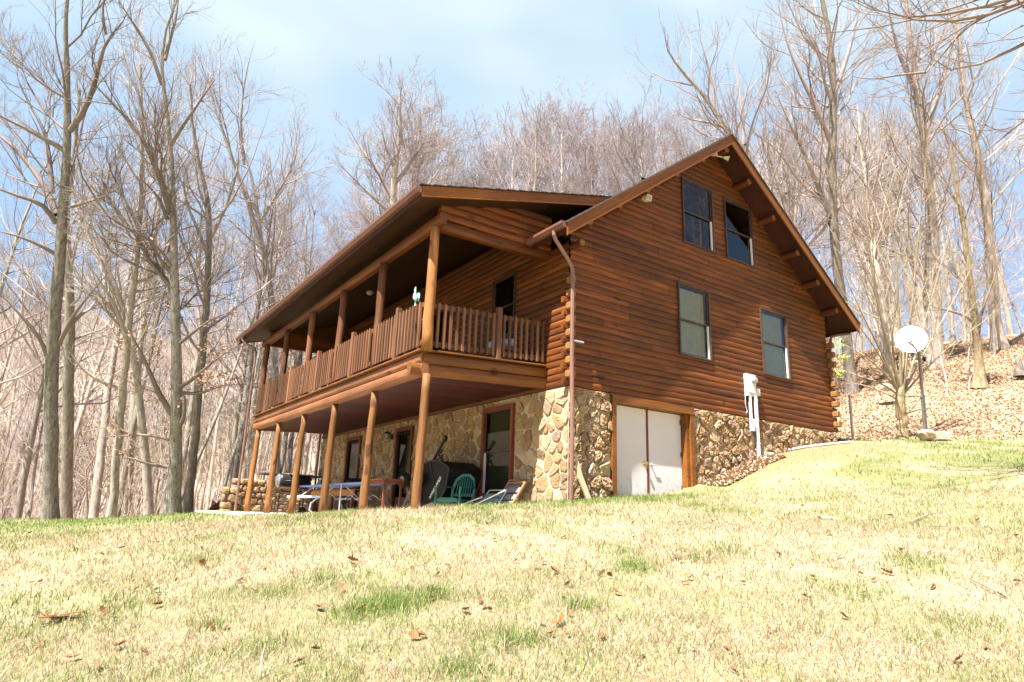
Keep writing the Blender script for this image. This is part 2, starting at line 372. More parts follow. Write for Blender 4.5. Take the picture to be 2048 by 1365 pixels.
straw = t.ramp(n1, [(.28, (.23, .165, .095)), (.46, (.40, .315, .20)), (.72, (.50, .42, .295))])
straw = t.mix(t.val(n2, .45, .7, 0, .5), straw, (.38, .265, .13))
grn = t.ramp(n1, [(.3, (.06, .095, .02)), (.7, (.17, .21, .065))])
c = t.mix(t.val(t.attr('green'), 0, 1, 0, .8), straw, grn)
drt = t.ramp(n1, [(.3, (.22, .135, .065)), (.7, (.38, .26, .14))]); c = t.mix(t.attr('dirt'), c, drt)
lit = t.ramp(n3, [(.3, (.22, .135, .082)), (.46, (.35, .23, .148)), (.6, (.43, .305, .205)), (.75, (.51, .39, .28))])
lit = t.mix(t.val(n2, .4, .7, 0, .5), lit, (.44, .28, .18))
far = t.ramp(t.noise(.35, 8, .85), [(.3, (.13, .10, .078)), (.55, (.23, .182, .145)), (.75, (.32, .26, .21))])
dist = t.n('ShaderNodeVectorMath', operation='LENGTH'); t.l(t.pos(), dist.inputs[0]); far_f = t.val(dist.outputs['Value'], 60, 120, 0, 1)
lit = t.mix(far_f, lit, far); so = t.noise(6.5, 5, .7); c = t.mix(t.val(so, .62, .70, 0, .75), c, (.20, .12, .065)); c = t.mix(t.attr('woods'), c, lit)
t.bump(t.math('ADD', n1, n3), .9, .03); M['ground'] = t.set(c, .95, .05)
link_mesh('ground', me, M['ground']); tag(bpy.data.objects['ground'], kind='structure')

# ------------------------------------------------------------------ grass blades (stuff)
def blades(name, mat, pts, L, W_, lean, label):
    n = len(pts); rng = np.random.default_rng(len(pts)); x, y = pts[:, 0], pts[:, 1]; z = height(x, y)
    a = rng.random(n)*2*math.pi; la = rng.random(n)*2*math.pi; l_ = L*(.5+rng.random(n)); w = W_*(.6+.8*rng.random(n)); le = lean*(.5+.9*rng.random(n)); le = np.minimum(le, 1.45)
    b = np.stack([x, y, z-.008], -1); s = np.stack([np.cos(a), np.sin(a), 0*a], -1)*w[:, None]/2
    d = np.stack([np.cos(la)*np.sin(le), np.sin(la)*np.sin(le), np.cos(le)], -1)*l_[:, None]
    d2 = np.stack([np.cos(la)*np.sin(le*.5), np.sin(la)*np.sin(le*.5), np.cos(le*.5)], -1)*l_[:, None]*.5
    Vv = np.stack([b-s, b+s, b+d2+s*.8, b+d2-s*.8, b+d2*.55+d*.8], 1).reshape(-1, 3)
    o = np.arange(n)[:, None]*5; Q = np.hstack([o, o+1, o+2, o+3]); T = np.hstack([o+3, o+2, o+4, o+4])
    # triangles for tips, as a second mesh-free list
    me = bpy.data.meshes.new(name); me.vertices.add(len(Vv)); me.vertices.foreach_set('co', Vv.astype(np.float32).ravel())
    lp = np.concatenate([Q.ravel(), T[:, :3].ravel()]).astype(np.int32); me.loops.add(len(lp)); me.loops.foreach_set('vertex_index', lp)
    st = np.concatenate([np.arange(n)*4, 4*n+np.arange(n)*3]).astype(np.int32); me.polygons.add(2*n); me.polygons.foreach_set('loop_start', st)
    vv = rng.random(n).astype(np.float32); at_ = me.attributes.new('var', 'FLOAT', 'FACE'); at_.data.foreach_set('value', np.concatenate([vv, vv]))
    me.update(calc_edges=True); o = link_mesh(name, me, mat); return tag(o, label, 'grass', kind='stuff')
def blade_mat(name, stops, trans):
    t = NT(name); c = t.ramp(t.attr(), stops); big = t.noise(1.2, 3, .6)
    c = t.mix(t.val(big, .4, .7, 0, .35), c, tuple(v*.75 for v in stops[1][1])); t.set(c, .7, .2)
    tr = t.n('ShaderNodeBsdfTranslucent'); t.l(c, tr.inputs[0]); mx = t.n('ShaderNodeMixShader'); mx.inputs[0].default_value = trans
    t.l(t.b.outputs[0], mx.inputs[1]); t.l(tr.outputs[0], mx.inputs[2]); t.l(mx.outputs[0], t.out.inputs[0]); return t.m
M['straw'] = blade_mat('straw_blade', [(0, (.14, .088, .045)), (.25, (.33, .24, .14)), (.5, (.43, .34, .215)), (.8, (.52, .445, .31)), (1, (.19, .12, .06))], .2)
M['blade'] = blade_mat('green_blade', [(0, (.075, .135, .022)), (.5, (.15, .235, .045)), (.85, (.26, .32, .10)), (1, (.38, .36, .17))], .3)
def polar(n, r0, r1, rng, half=1.02):
    r = np.sqrt(rng.random(n)*(r1*r1-r0*r0)+r0*r0); a = YAW+(rng.random(n)*2-1)*half
    return np.stack([CAM[0]+r*np.sin(a), CAM[1]+r*np.cos(a)], -1)
def keep(P):
    x, y = P[:, 0], P[:, 1]; slab = (x > -2.95) & (x < 8.6) & (y > .02) & (y < 13.3); return P[~slab & (woods(x, y) < .4)]
rng = np.random.default_rng(3)
for nm, r0, r1, N, L, W_ in (('near', 2.6, 6.5, 150000, .055, .0035), ('mid', 6.5, 13, 190000, .06, .006), ('far', 13, 32, 130000, .06, .012)):
    P = keep(polar(int(N*GRASS), r0, r1, rng)); g = green(P[:, 0], P[:, 1]); u = rng.random(len(P)); dd = dirt(P[:, 0], P[:, 1])
    bare = sstep(.60, .72, fbm(P[:, 0]+20, P[:, 1]-8, 2.6)); A = P[(u > g*.8) & (rng.random(len(P)) > dd*.93) & (rng.random(len(P)) > bare*.85)]
    blades('dry_grass', M['straw'], A, L*.95, W_, 1.15, 'matted straw coloured winter grass covering the lawn')
    P = keep(polar(int(N*1.3*GRASS), r0, r1, rng)); g = green(P[:, 0], P[:, 1]); cl = sstep(.42, .7, fbm(P[:, 0], P[:, 1], 3.3))
    B = P[rng.random(len(P)) < g*(.2+.8*cl)+.035]
    blades('green_grass', M['blade'], B, L*1.15, W_*1.05, .55, 'green spring grass sprouting in tufts through the lawn')
P = keep(polar(int(60000*GRASS), 2.6, 10, rng)); P = P[fbm(P[:, 0]-4, P[:, 1]+30, 1.9) > .5]
blades('dry_grass', M['straw'], P, .13, .0042, 1.32, 'longer matted straw blades lying over in drifts across the lawn')
# the brightest tufts, where the photograph has them
T = []
for px, py, w, n in ((780, 1215, .34, 1500), (700, 1235, .2, 260), (880, 1190, .2, 220), (1270, 1140, .28, 500), (1165, 1215, .2, 350), (1040, 1285, .2, 400), (1390, 1120, .15, 160), (250, 1215, .2, 200), (390, 1125, .25, 260), (420, 1255, .15, 180), (905, 1345, .15, 220), (520, 1300, .2, 220), (1700, 1190, .3, 260), (1850, 1130, .4, 350), (1960, 1250, .3, 260), (630, 1160, .2, 180), (560, 1190, .18, 160)):
    g = ground_at(px, py); T.append(np.stack([g.x+rng.normal(0, w*.5, n), g.y+rng.normal(0, w*.5, n)], -1))
blades('green_grass', M['blade'], np.vstack(T), .078, .0045, .55, 'bright green tufts of taller grass dotted over the lawn')

# leaf litter: many small curled leaves
def litter(name, pts, size, mat, label):
    n = len(pts); rng = np.random.default_rng(n+1); x, y = pts[:, 0], pts[:, 1]; z = height(x, y)+rng.random(n)*.03
    a = rng.random(n)*6.283; s = size*(.5+rng.random(n)); ux = np.stack([np.cos(a), np.sin(a), rng.normal(0, .45, n)], -1)*s[:, None]
    uy = np.stack([-np.sin(a), np.cos(a), rng.normal(0, .45, n)], -1)*s[:, None]*.5; c = np.stack([x, y, z+.01], -1)
    up = np.zeros((n, 3)); up[:, 2] = s*.35*rng.random(n)
    Vv = np.stack([c-ux, c-uy*.9+up, c+ux, c+uy*.9+up], 1).reshape(-1, 3); F_ = np.arange(4*n).reshape(-1, 4)
    o = link_mesh(name, np_mesh(name, Vv, F_, rng.random(n)), mat); return tag(o, label, 'leaves', kind='stuff')
t = NT('litter_leaf'); M['litter'] = t.set(t.ramp(t.attr(), [(0, (.19, .11, .065)), (.2, (.35, .22, .135)), (.55, (.45, .315, .21)), (.85, (.55, .43, .315)), (1, (.27, .15, .085))]), .8, .15)
P = polar(int(340000*GRASS), 16, 46, rng, .95); w = woods(P[:, 0], P[:, 1]); P = P[(w > -.4) & (rng.random(len(P)) < .9)]
litter('leaf_litter', P, .042, M['litter'], 'brown fallen leaves carpeting the wooded hillside')
q = rng.random((2600, 2)); P = np.stack([3.3+q[:, 0]**1.1*2.3, -.12-.62*q[:, 1]*(1-q[:, 0]*.3)], -1)
litter('leaf_pile', P, .036, M['litter'], 'drift of dry brown leaves against the stone wall right of the doors')
M['twig_far'] = plain('far_wood_grey', (.32, .265, .225), .9, .05, amt=.35, scale=.08); M['twig_far2'] = plain('mauve_grey_twigs', (.31, .26, .275), .85, .1, amt=.25, scale=.6); M['twig_dark2'] = plain('brown_grey_twigs', (.25, .205, .19), .85, .1, amt=.3, scale=.6)
# ------------------------------------------------------------------ the cabin
W, LEN, ZS = 8.53, 13.0, 2.03
PITCH = .7516
def roof_main(x): return 8.30-abs(x-4.265)*PITCH          # underside of the sloping soffit
C = .127                                                 # one log course
house = empty('log_cabin', (0, 0, 0), 'two-storey brown log cabin with stone basement and full-length covered porch', 'house')
gab = lambda u, z, d: (u, -d, z)
lng = lambda u, z, d: (-d, u, z)

def log_wall(name, mp, u0, u1, z0, z1, cuts, mat, lim=None, seed=1, flip=False, depth=.025, thick=.16):
    """courses of rounded log siding; cuts are openings; lim(z) narrows the wall to a gable"""
    mb = MB(); rnd = random.Random(seed); n = int(math.ceil((z1-z0)/C-1e-6))
    for i in range(n):
        a, b = z0+i*C, min(z0+(i+1)*C, z1); full = a+C
        joints = []; u = u0+rnd.uniform(.3, 3.2)
        while u < u1: joints.append(u); u += rnd.uniform(1.1, 3.2)
        br = sorted({u0, u1, *joints, *[c for q in cuts for c in q[:2] if q[3] > a and q[2] < b and u0 < c < u1]})
        tone = rnd.random()
        for p, q in zip(br[:-1], br[1:]):
            if p in joints or p == u0: tone = min(1, max(0, .5+rnd.gauss(0, .23))); off = rnd.uniform(-.004, .003)
            mb.cur = tone; mid = (p+q)/2; segs = [(a, b)]
            for cu0, cu1, cz0, cz1 in cuts:
                if cu0 < mid < cu1:
                    ns = []
                    for s0, s1 in segs:
                        if cz1 <= s0 or cz0 >= s1: ns.append((s0, s1)); continue
                        if cz0 > s0: ns.append((s0, cz0))
                        if cz1 < s1: ns.append((cz1, s1))
                    segs = ns
            pp, qq = p+(.003 if p in joints else 0), q-(.003 if q in joints else 0)
            for s0, s1 in segs:
                if s1-s0 < .004: continue
                zs = sorted({s0, s1, *[z for z in (a+C*k for k in (.04, .14, .3, .5, .7, .86, .95)) if s0 < z < s1]})
                P, Q = [], []
                for z in zs:
                    k = (z-a)/C; d = off+depth*(max(0, 1-abs(2*k-1)**2.5))**.55; l0, l1 = pp, qq
                    if lim: l0, l1 = max(l0, lim(z)[0]), min(l1, lim(z)[1])
                    if l1 < l0: l0 = l1 = min(max((l0+l1)/2, pp), qq)
                    P.append((l0, z, d)); Q.append((l1, z, d))
                m_ = max(2, int((qq-pp)/.5)); vs = []; K = len(zs)      # subdivide along the log, with a little waviness
                for j in range(m_+1):
                    f = j/m_; 
                    for r in range(K): 
                        uu = P[r][0]*(1-f)+Q[r][0]*f; vs.append(mp(uu, zs[r], P[r][2]+(.003*math.sin(uu*3.1+i*2.2)+.002*math.sin(uu*7.7+i) if 0 < r < K-1 else 0)))
                fs = [[j*K+r, (j+1)*K+r, (j+1)*K+r+1, j*K+r+1] for j in range(m_) for r in range(K-1)]
                fs += [[r, r+1, K-1-0, 0] for r in ()]
                mb.add(vs, fs if not flip else [f_[::-1] for f_ in fs])
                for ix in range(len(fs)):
                    if (zs[ix % (K-1)]-a)/C > .93 and ix < m_*(K-1): mb.a[-len(fs)+ix] = min(1.25, tone+.75)  # top strip of each course painted paler: light caught on log edges, plus worn caulk
                back0 = [mp(pp, s0, -.01), mp(pp, s1, -.01)]
    return mb.build(name, mat, house, True)

wins = {'ul': (3.16, 4.19, 5.66, 7.23), 'ur': (4.62, 5.66, 5.67, 7.21), 'll': (2.92, 3.92, 3.09, 4.68), 'lr': (5.75, 6.78, 3.09, 4.71)}
cut = lambda w, e=.012: (w[0]+e, w[1]-e, w[2]+e, w[3]-e)
def glim(z):
    e = (8.30-z)/PITCH; return 4.265-e, 4.265+e
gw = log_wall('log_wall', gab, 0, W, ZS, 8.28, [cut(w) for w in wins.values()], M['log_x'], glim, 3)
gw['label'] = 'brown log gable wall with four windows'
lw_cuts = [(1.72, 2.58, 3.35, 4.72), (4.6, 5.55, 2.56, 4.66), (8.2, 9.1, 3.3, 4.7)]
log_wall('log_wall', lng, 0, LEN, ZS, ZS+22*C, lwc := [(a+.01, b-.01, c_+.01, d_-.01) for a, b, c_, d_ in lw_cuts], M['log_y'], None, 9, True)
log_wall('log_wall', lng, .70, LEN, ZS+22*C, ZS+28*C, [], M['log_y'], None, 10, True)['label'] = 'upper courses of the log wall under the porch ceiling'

# solid core behind the cladding so that nothing shines through
core = MB(); T_ = .10
def rects(u0, u1, z0, z1, cuts):
    us = sorted({u0, u1, *[c for q in cuts for c in q[:2]]}); out = []
    for a, b in zip(us[:-1], us[1:]):
        zz = z0; 
        for q in sorted([q for q in cuts if q[0] <= a+1e-6 and q[1] >= b-1e-6], key=lambda q: q[2]):
            if q[2] > zz: out.append((a, b, zz, q[2]))
            zz = max(zz, q[3])
        if zz < z1: out.append((a, b, zz, z1))
    return out
doorcut = (1.10, 3.13, -.5, 1.90)
for a, b, c_, d_ in rects(.0, W, -.5, 4.9, [cut(wins['ll']), cut(wins['lr']), doorcut]): core.box(a, b, .004, T_, c_, d_)
for a, b, c_, d_ in rects(wins['ul'][0]-.4, wins['ur'][1]+.4, 4.9, 7.3, [cut(wins['ul']), cut(wins['ur'])]): core.box(a, b, .004, T_, c_, d_)
for s in (-1, 1):
    e0 = 4.265-wins['ul'][0]+.4
    core.prism([(4.265+s*e0, .004, 4.9), (4.265+s*(8.28-4.9)/PITCH, .004, 4.9), (4.265+s*e0, .004, 8.28-e0*PITCH)], (0, T_, 0))
core.prism([(2.76, .004, 7.3), (6.06, .004, 7.3), (4.265, .004, 8.26)], (0, T_, 0))
bwin = [(1.62, 2.75, .1, 1.90), (6.05, 7.05, -.4, 1.86), (9.45, 10.55, -.35, 1.87)]
for a, b, c_, d_ in rects(T_+.002, LEN, -.5, ZS, [(a+.05, b-.05, c_+.03, d_-.03) for a, b, c_, d_ in bwin]): core.box(.004, T_, a, b, c_, d_)
for a, b, c_, d_ in rects(T_+.002, LEN, ZS, 4.8, lw_cuts): core.box(.004, T_, a, b, c_, d_)
core.box(.004, T_, .72, LEN, 4.802, 5.55)
core.box(W-T_, W, T_+.002, LEN-T_, -.5, 5.0); core.box(0, W, LEN-T_+.002, LEN, -.5, 4.95)
core.prism([(.05, LEN-T_, 4.96), (W-.05, LEN-T_, 4.96), (4.265, LEN-T_, 8.1)], (0, T_-.01, 0))
core.box(T_+.004, W-T_-.004, T_+.004, LEN-T_-.01, 1.98, 2.02); core.box(T_+.004, W-T_-.004, T_+.004, LEN-T_-.01, 4.98, 5.02)
core.build('wall_core', M['dark'], house)

# ---- field stone basement: polygonal stones from a Voronoi pattern
def clip(poly, nx, ny, c):
    out = []
    for i in range(len(poly)):
        p, q = poly[i-1], poly[i]; dp, dq = p[0]*nx+p[1]*ny-c, q[0]*nx+q[1]*ny-c
        if (dp <= 0) != (dq <= 0):
            t_ = dp/(dp-dq); out.append((p[0]+(q[0]-p[0])*t_, p[1]+(q[1]-p[1])*t_))
        if dq <= 0: out.append(q)
    return out
def stones(name, mp, u0, u1, z0, z1, cuts, seed, flip, size=.27, relief=.05, jag=.13):
    rnd = random.Random(seed); S = []; nz = int((z1-z0)/(size*.85))+1; nu = int((u1-u0)/size)+1
    for i in range(nu):
        for j in range(nz):
            if rnd.random() < .30: continue
            S.append((u0+(i+rnd.uniform(.05, .95))*size, z0+(j+rnd.uniform(.08, .92))*(z1-z0)/nz, rnd.uniform(-.012, .012)))
    S2 = []
    for s in S:
        if any(math.hypot(s[0]-q[0], s[1]-q[1]) < size*.5 for q in S2[-40:]): continue
        S2.append(s)
    mb = MB(); back = MB()
    for x, y, wgt in S2:
        if any(c[0] < x < c[1] and c[2] < y < c[3] for c in cuts): continue
        poly = [(u0, z0), (u1, z0), (u1, z1), (u0, z1)]; poly = [(max(u0, min(u1, x+a)), max(z0, min(z1, y+b))) for a, b in ((-.6, -.6), (.6, -.6), (.6, .6), (-.6, .6))]
        for q in S2:
            dx, dy = q[0]-x, q[1]-y; L2 = dx*dx+dy*dy
            if 0 < L2 < 1: poly = clip(poly, dx, dy, (q[0]**2+q[1]**2-x*x-y*y)/2)
            if len(poly) < 3: break
        if len(poly) < 3: continue
        for c in cuts:
            bx = [p[0] for p in poly]; by = [p[1] for p in poly]
            if max(bx) > c[0] and min(bx) < c[1] and max(by) > c[2] and min(by) < c[3]:
                if x <= c[0]: poly = clip(poly, 1, 0, c[0])
                elif x >= c[1]: poly = clip(poly, -1, 0, -c[1])
                elif y >= c[3]: poly = clip(poly, 0, -1, -c[3])
                else: poly = clip(poly, 0, 1, c[2])
        if len(poly) < 3: continue
        cx = sum(p[0] for p in poly)/len(poly); cy = sum(p[1] for p in poly)/len(poly)
        r = sum(math.hypot(p[0]-cx, p[1]-cy) for p in poly)/len(poly)
        if r < .035: continue
        g = max(.55, 1-.019/r); poly = [(cx+(p[0]-cx)*g, cy+(p[1]-cy)*g) for p in poly]
        pts = []
        for i in range(len(poly)):
            p, q = poly[i-1], poly[i]
            for f in (.2, .5, .8): pts.append((p[0]*(1-f)+q[0]*f+rnd.uniform(-.006, .006), p[1]*(1-f)+q[1]*f+rnd.uniform(-.006, .006)))
        tx, ty, dp, n = rnd.gauss(0, .12), rnd.gauss(0, .12), relief*rnd.uniform(.55, 1.35), len(pts); vs = []
        for k, (sc, hh) in enumerate(((1.0, -.002), (.985, .6), (.93, .85), (.78, .97), (.55, 1.0), (.3, 1.03))):
            for p in pts:
                a, b = (p[0]-cx)*sc, (p[1]-cy)*sc; d = dp*hh+(0 if k == 0 else a*tx+b*ty+rnd.gauss(0, dp*jag)*(1 if k > 1 else .5))
                vs.append(mp(cx+a, cy+b, max(d, -.002) if k else -.004))
        vs.append(mp(cx, cy, dp*1.02)); K = 6
        fs = [[k*n+i, k*n+(i+1) % n, (k+1)*n+(i+1) % n, (k+1)*n+i] for k in range(K-1) for i in range(n)]+[[(K-1)*n+i, (K-1)*n+(i+1) % n, K*n] for i in range(n)]
        mb.cur = rnd.random(); mb.add(vs, [f[::-1] for f in fs] if flip else fs)
    wall = mb.build(name, M['stone'], house, False)
    for a, b, c_, d_ in rects(u0, u1, z0, z1, cuts):
        P = [mp(a, c_, 0), mp(b, c_, 0), mp(b, d_, 0), mp(a, d_, 0)]; back.prism(P, Vector(mp(0, 0, -.004+.006))-Vector(mp(0, 0, 0)))
    o = back.build('mortar', M['mortar'], wall); return wall
stones('stone_wall', gab, -.01, W+.02, -.5, ZS-.012, [(1.0, 3.24, -.6, 1.985)], 21, False, .19, .05, .15)['label'] = 'field stone basement wall beside the white doors'
stones('stone_wall', lng, -.03, LEN, -.5, ZS-.012, [(a-.0, b+.0, c_-.0, d_+.0) for a, b, c_, d_ in bwin], 33, True, .20, .028, .10)['label'] = 'shaded field stone basement wall under the porch deck'

# ---- log ends at the corners
rnd = random.Random(4)
def ends(x0, y_sign_gable, ex, z_top, name='corner_log_end'):
    """alternate courses cross at the corner; each wall's logs poke past the other"""
    n = int((z_top-ZS)/C)
    for i in range(n):
        z = ZS+i*C; j1, j2 = rnd.uniform(-.015, .015), rnd.uniform(-.015, .015); a = MB(); a.cur = rnd.random()
        if i % 2 == 0: a.beam((x0+ex*.004, -.0, z+C/2), (x0+ex*(.15+j1), -.0, z+C/2), .085, C-.008, .028)
        else:
            xx = x0+ex*(.045 if ex < 0 else .02); a.beam((xx, -.03, z+C/2), (xx, -.175+j2, z+C/2), .12, C+.012, .022)
        a.build(name, M['log_x' if i % 2 == 0 else 'cut'], house)
ends(0, -1, -1, 4.30); ends(W, -1, 1, 4.35)

# ---- windows: frame > sashes; panes; blinds
def rc(mb, mp, u0, u1, z0, z1, d0, d1): mb.prism([mp(u0, z0, d0), mp(u1, z0, d0), mp(u1, z1, d0), mp(u0, z1, d0)], Vector(mp(0, 0, d1))-Vector(mp(0, 0, d0)))
def qd(mb, mp, u0, u1, z0, z1, d, flip=None):
    """a single sheet of glass facing outwards"""
    f = (0, 1, 2, 3) if mp is gab else (3, 2, 1, 0); mb.add([mp(u0, z0, d), mp(u1, z0, d), mp(u1, z1, d), mp(u0, z1, d)], [f])
def ring(mb, mp, u0, u1, z0, z1, w, d0, d1, ws=None):
    ws = ws or w; rc(mb, mp, u0, u0+w, z0+ws, z1-ws, d0, d1); rc(mb, mp, u1-w, u1, z0+ws, z1-ws, d0, d1); rc(mb, mp, u0, u1, z0, z0+ws, d0, d1); rc(mb, mp, u0, u1, z1-ws, z1, d0, d1)
def window(mp, r, label, blind, casing='winframe', cw=.035, out=.062, track=True, gl='glass', door=False, leftside=False):
    u0, u1, z0, z1 = r
    f = MB(); ring(f, mp, u0, u1, z0, z1, cw, -.06, out); fr = f.build('window', M[casing], house); fr['label'] = label
    a, b, c_, d_ = u0+cw, u1-cw, z0+cw, z1-cw; mid = (c_+d_)/2
    s = MB(); ring(s, mp, a, b, mid-.02, d_, .03, .004, .028); ring(s, mp, a+.002, b-.002, c_, mid+.022, .032, -.022, .002); s.build('sash', M['winframe'], fr)
    g = MB(); qd(g, mp, a+.03, b-.03, mid+.01, d_-.03, .014); g.build('pane', M[gl], fr)
    g = MB(); qd(g, mp, a+.034, b-.034, c_+.032, mid-.01, -.010); g.build('pane', M[gl], fr)
    if track:
        w = MB(); e = b-.001 if not leftside else a+.041
        rc(w, mp, e-.04, e, c_+.001, mid-.021, .003, .034); w.build('jamb_track', M['white'], fr)
    if blind:
        bl = MB(); n = int((d_-c_-.04)/.024)
        for i in range(n):
            z = c_+.02+i*.024; k = .022; bl.add([mp(a+.03, z, -.075), mp(b-.03, z, -.075), mp(b-.03, z+k, -.062), mp(a+.03, z+k, -.062)], [(0, 1, 2, 3)])
        bl.build('blind', M['blind'], fr)
    bk = MB(); rc(bk, mp, u0-.02, u1+.02, z0-.02, z1+.02, -.5, -.46)
    return fr
window(gab, wins['ul'], 'upper gable window on the left, reflecting trees', False)
window(gab, wins['ur'], 'upper gable window on the right, half in shade', False)
window(gab, wins['ll'], 'lower gable window with closed blind, nearer the downspout', True)
window(gab, wins['lr'], 'lower gable window above the electric meter', True)
for i, r in enumerate(lw_cuts): window(lng, r, ['dark upper window on the porch wall', 'glazed porch door', 'far dark upper window on the porch wall'][i], False, track=False)
window(lng, bwin[0], 'tall dark basement window with red-brown casing', True, 'redtrim', .075, .075, True, 'screen', leftside=False)
# basement doors on the long wall: glass doors with red-brown casing
for (u0, u1, z0, z1), lb in zip(bwin[1:], ('dark glazed basement door beside the black lantern', 'far dark glazed basement door')):
    f = MB(); ring(f, lng, u0, u1, z0, z1, .09, -.08, .07); fr = f.build('patio_door', M['redtrim'], house); fr['label'] = lb
    s = MB(); ring(s, lng, u0+.09, u1-.09, z0+.09, z1-.09, .07, -.02, .02, .09); s.build('door_leaf', M['dark'], fr)
    g = MB(); qd(g, lng, u0+.16, u1-.16, z0+.5, z1-.18, .0, True); g.build('pane', M['screen'], fr)
    g = MB(); rc(g, lng, u0+.16, u1-.16, z0+.18, z0+.5, -.012, .008); g.build('kick_panel', M['winframe'], fr)
    cu = MB(); rc(cu, lng, u0+.16, u0+.55, z0+.6, z1-.2, -.09, -.08); cu.build('curtain', M['blind'], fr)
    h = MB(); h.lathe((-.02, u0+.13, .62), (-1, 0, 0), [(.0, 0), (.012, .001), (.012, .04), (.028, .045), (.028, .07), (0, .08)], 10); h.build('handle', M['brass'], fr)
# rooms behind the panes are dark
rm = MB()
for r in wins.values(): rc(rm, gab, r[0]-.3, r[1]+.3, r[2]-.3, r[3]+.3, -.9, -.88)
for r in lw_cuts+bwin: rc(rm, lng, r[0]-.3, r[1]+.3, r[2]-.3, r[3]+.3, -.9, -.88)
rm.build('interior_partition', M['dark'], house)

# ---- double doors in the stone wall
f = MB(); 
rc(f, gab, 1.0, 1.10, -.4, 1.86, -.15, .075); rc(f, gab, 3.13, 3.24, -.4, 1.86, -.15, .078); rc(f, gab, 1.0, 3.24, 1.862, 1.985, -.15, .085); rc(f, gab, .96, 3.28, 1.987, 2.018, -.0, .06)
rc(f, gab, 3.045, 3.12, -.4, 1.855, -.15, .03)
dd = f.build('double_door', M['trim'], house); dd['label'] = 'pair of flush white doors in a stained wood frame'
for a, b in ((1.105, 2.055), (2.095, 3.04)):
    l_ = MB(); rc(l_, gab, a, b, -.35, 1.85, -.15, -.11); lf = l_.build('door_leaf', M['doorwhite'], dd)
    k = MB(); u = b-.07 if a < 2 else a+.07
    if a < 2: k.lathe((u, .115, .80), (0, -1, 0), [(.0, -.002), (.045, 0), (.045, .012), (.016, .02), (.016, .05), (.034, .065), (.034, .085), (0, .1)], 14); k.build('door_knob', M['brass'], lf)
    else: k.lathe((u, .115, .80), (0, -1, 0), [(0, -.002), (.03, 0), (.03, .012), (.014, .02), (.014, .05), (0, .052)], 12); k.beam((u, .06, .80), (u+.12, .06, .785), .018, .022, .005); k.build('door_lever', M['alum'], lf)
for u, s_ in ((1.112, 1), (3.034, -1)):
    for z in (.35, 1.0, 1.65): k = MB(); rc(k, gab, u, u+s_*.028, z, z+.10, -.11, -.102); k.build('hinge', M['galv'], dd)
k = MB(); rc(k, gab, 2.05, 2.10, -.35, 1.855, -.148, -.098); k.build('astragal', M['redtrim'], dd)

# ---- main roof: sloping slabs, rake boards, purlins, gutter, shingles
def slab(mb, xa, xb, y0, y1, zf, th, side):
    mb.prism([(xa, y0, zf(xa)), (xb, y0, zf(xb)), (xb, y0, zf(xb)+th), (xa, y0, zf(xa)+th)], (0, y1-y0, 0))
zso = lambda x: 8.30-abs(x-4.265)*PITCH
Y0, Y1 = -.585, LEN+.5; eL, eR = -.53, W+.53
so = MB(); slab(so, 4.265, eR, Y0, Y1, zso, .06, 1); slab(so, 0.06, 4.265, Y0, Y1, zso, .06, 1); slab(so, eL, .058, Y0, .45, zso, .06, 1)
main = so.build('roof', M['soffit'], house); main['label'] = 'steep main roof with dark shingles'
def rake(mb, xa, xb, y, zoff, h_, t_): mb.prism([(xa, y, zso(xa)+zoff), (xb, y, zso(xb)+zoff), (xb, y, zso(xb)+zoff+h_), (xa, y, zso(xa)+zoff+h_)], (0, t_, 0))
for y in (Y0-.035, Y1+.002):
    for xa, xb in ((4.265, eR+.03), (eL-.03, 4.263)): rb = MB(); rake(rb, xa, xb, y, -.105, .25, .033); rb.build('rake_board', M['trim_right' if xa > 2 else 'trim_left'], main)
ea = MB(); ea.box(eR+.002, eR+.03, Y0, Y1, zso(eR)-.06, zso(eR)+.10); ea.build('eave_board', M['soffit'], main); ea = MB(); ea.box(eL-.03, eL-.002, Y0, .45, zso(eL)-.06, zso(eL)+.10); ea.build('eave_board', M['soffit'], main)
sh = MB(); n = 30; x0s = [(4.265, W+.60, 1), (4.265, -.60, -1)]
for xa, xb, s in x0s:
    for i in range(n):
        p, q = xa+(xb-xa)*i/n, xa+(xb-xa)*(i+1)/n
        if s < 0 and q < .2: y1 = .46
        else: y1 = Y1+.06
        sh.cur = random.random(); zt = lambda x: zso(x)+.155
        sh.prism([(p, Y0-.055, zt(p)+.0), (q, Y0-.055, zt(q)+.012), (q, Y0-.055, zt(q)+.03), (p, Y0-.055, zt(p)+.012)], (0, y1-Y0+.055, 0))
sh.build('shingles', M['shingle'], main)
de = MB(); 
for s in (1, -1): de.prism([(4.265, Y0-.062, zso(4.265)+.147), (4.265+s*4.86, Y0-.062, zso(4.265+4.86)+.147), (4.265+s*4.86, Y0-.062, zso(4.265+4.86)+.168), (4.265, Y0-.062, zso(4.265)+.168)], (0, .006, 0))
de.build('drip_edge', M['dripedge'], main)
def purlin(nm, xx, zz, ye, r):
    a = MB(); a.tube([(xx, .02, zz), (xx, ye, zz)], r, 12, False); o_ = a.build(nm, M['soffit_y'], house, True); b = MB(); b.disc((xx, ye+.004, zz), (0, 1, 0), r-.004, .012, 12); b.build('end_grain', M['cut'], o_)
for x in (5.09, 5.97, 6.87, 7.66):
    for s in (1, -1): xx = 4.265+s*(x-4.265); purlin('purlin', xx, zso(xx)-.085, -.44, .08)
for xx in (.11, 8.42): purlin('wall_plate', xx, zso(xx)-.085, -.44, .08)
purlin('ridge_log', 4.265, 8.14, -.47, .09); purlin('wall_plate', .05, 4.70, -.30, .07)

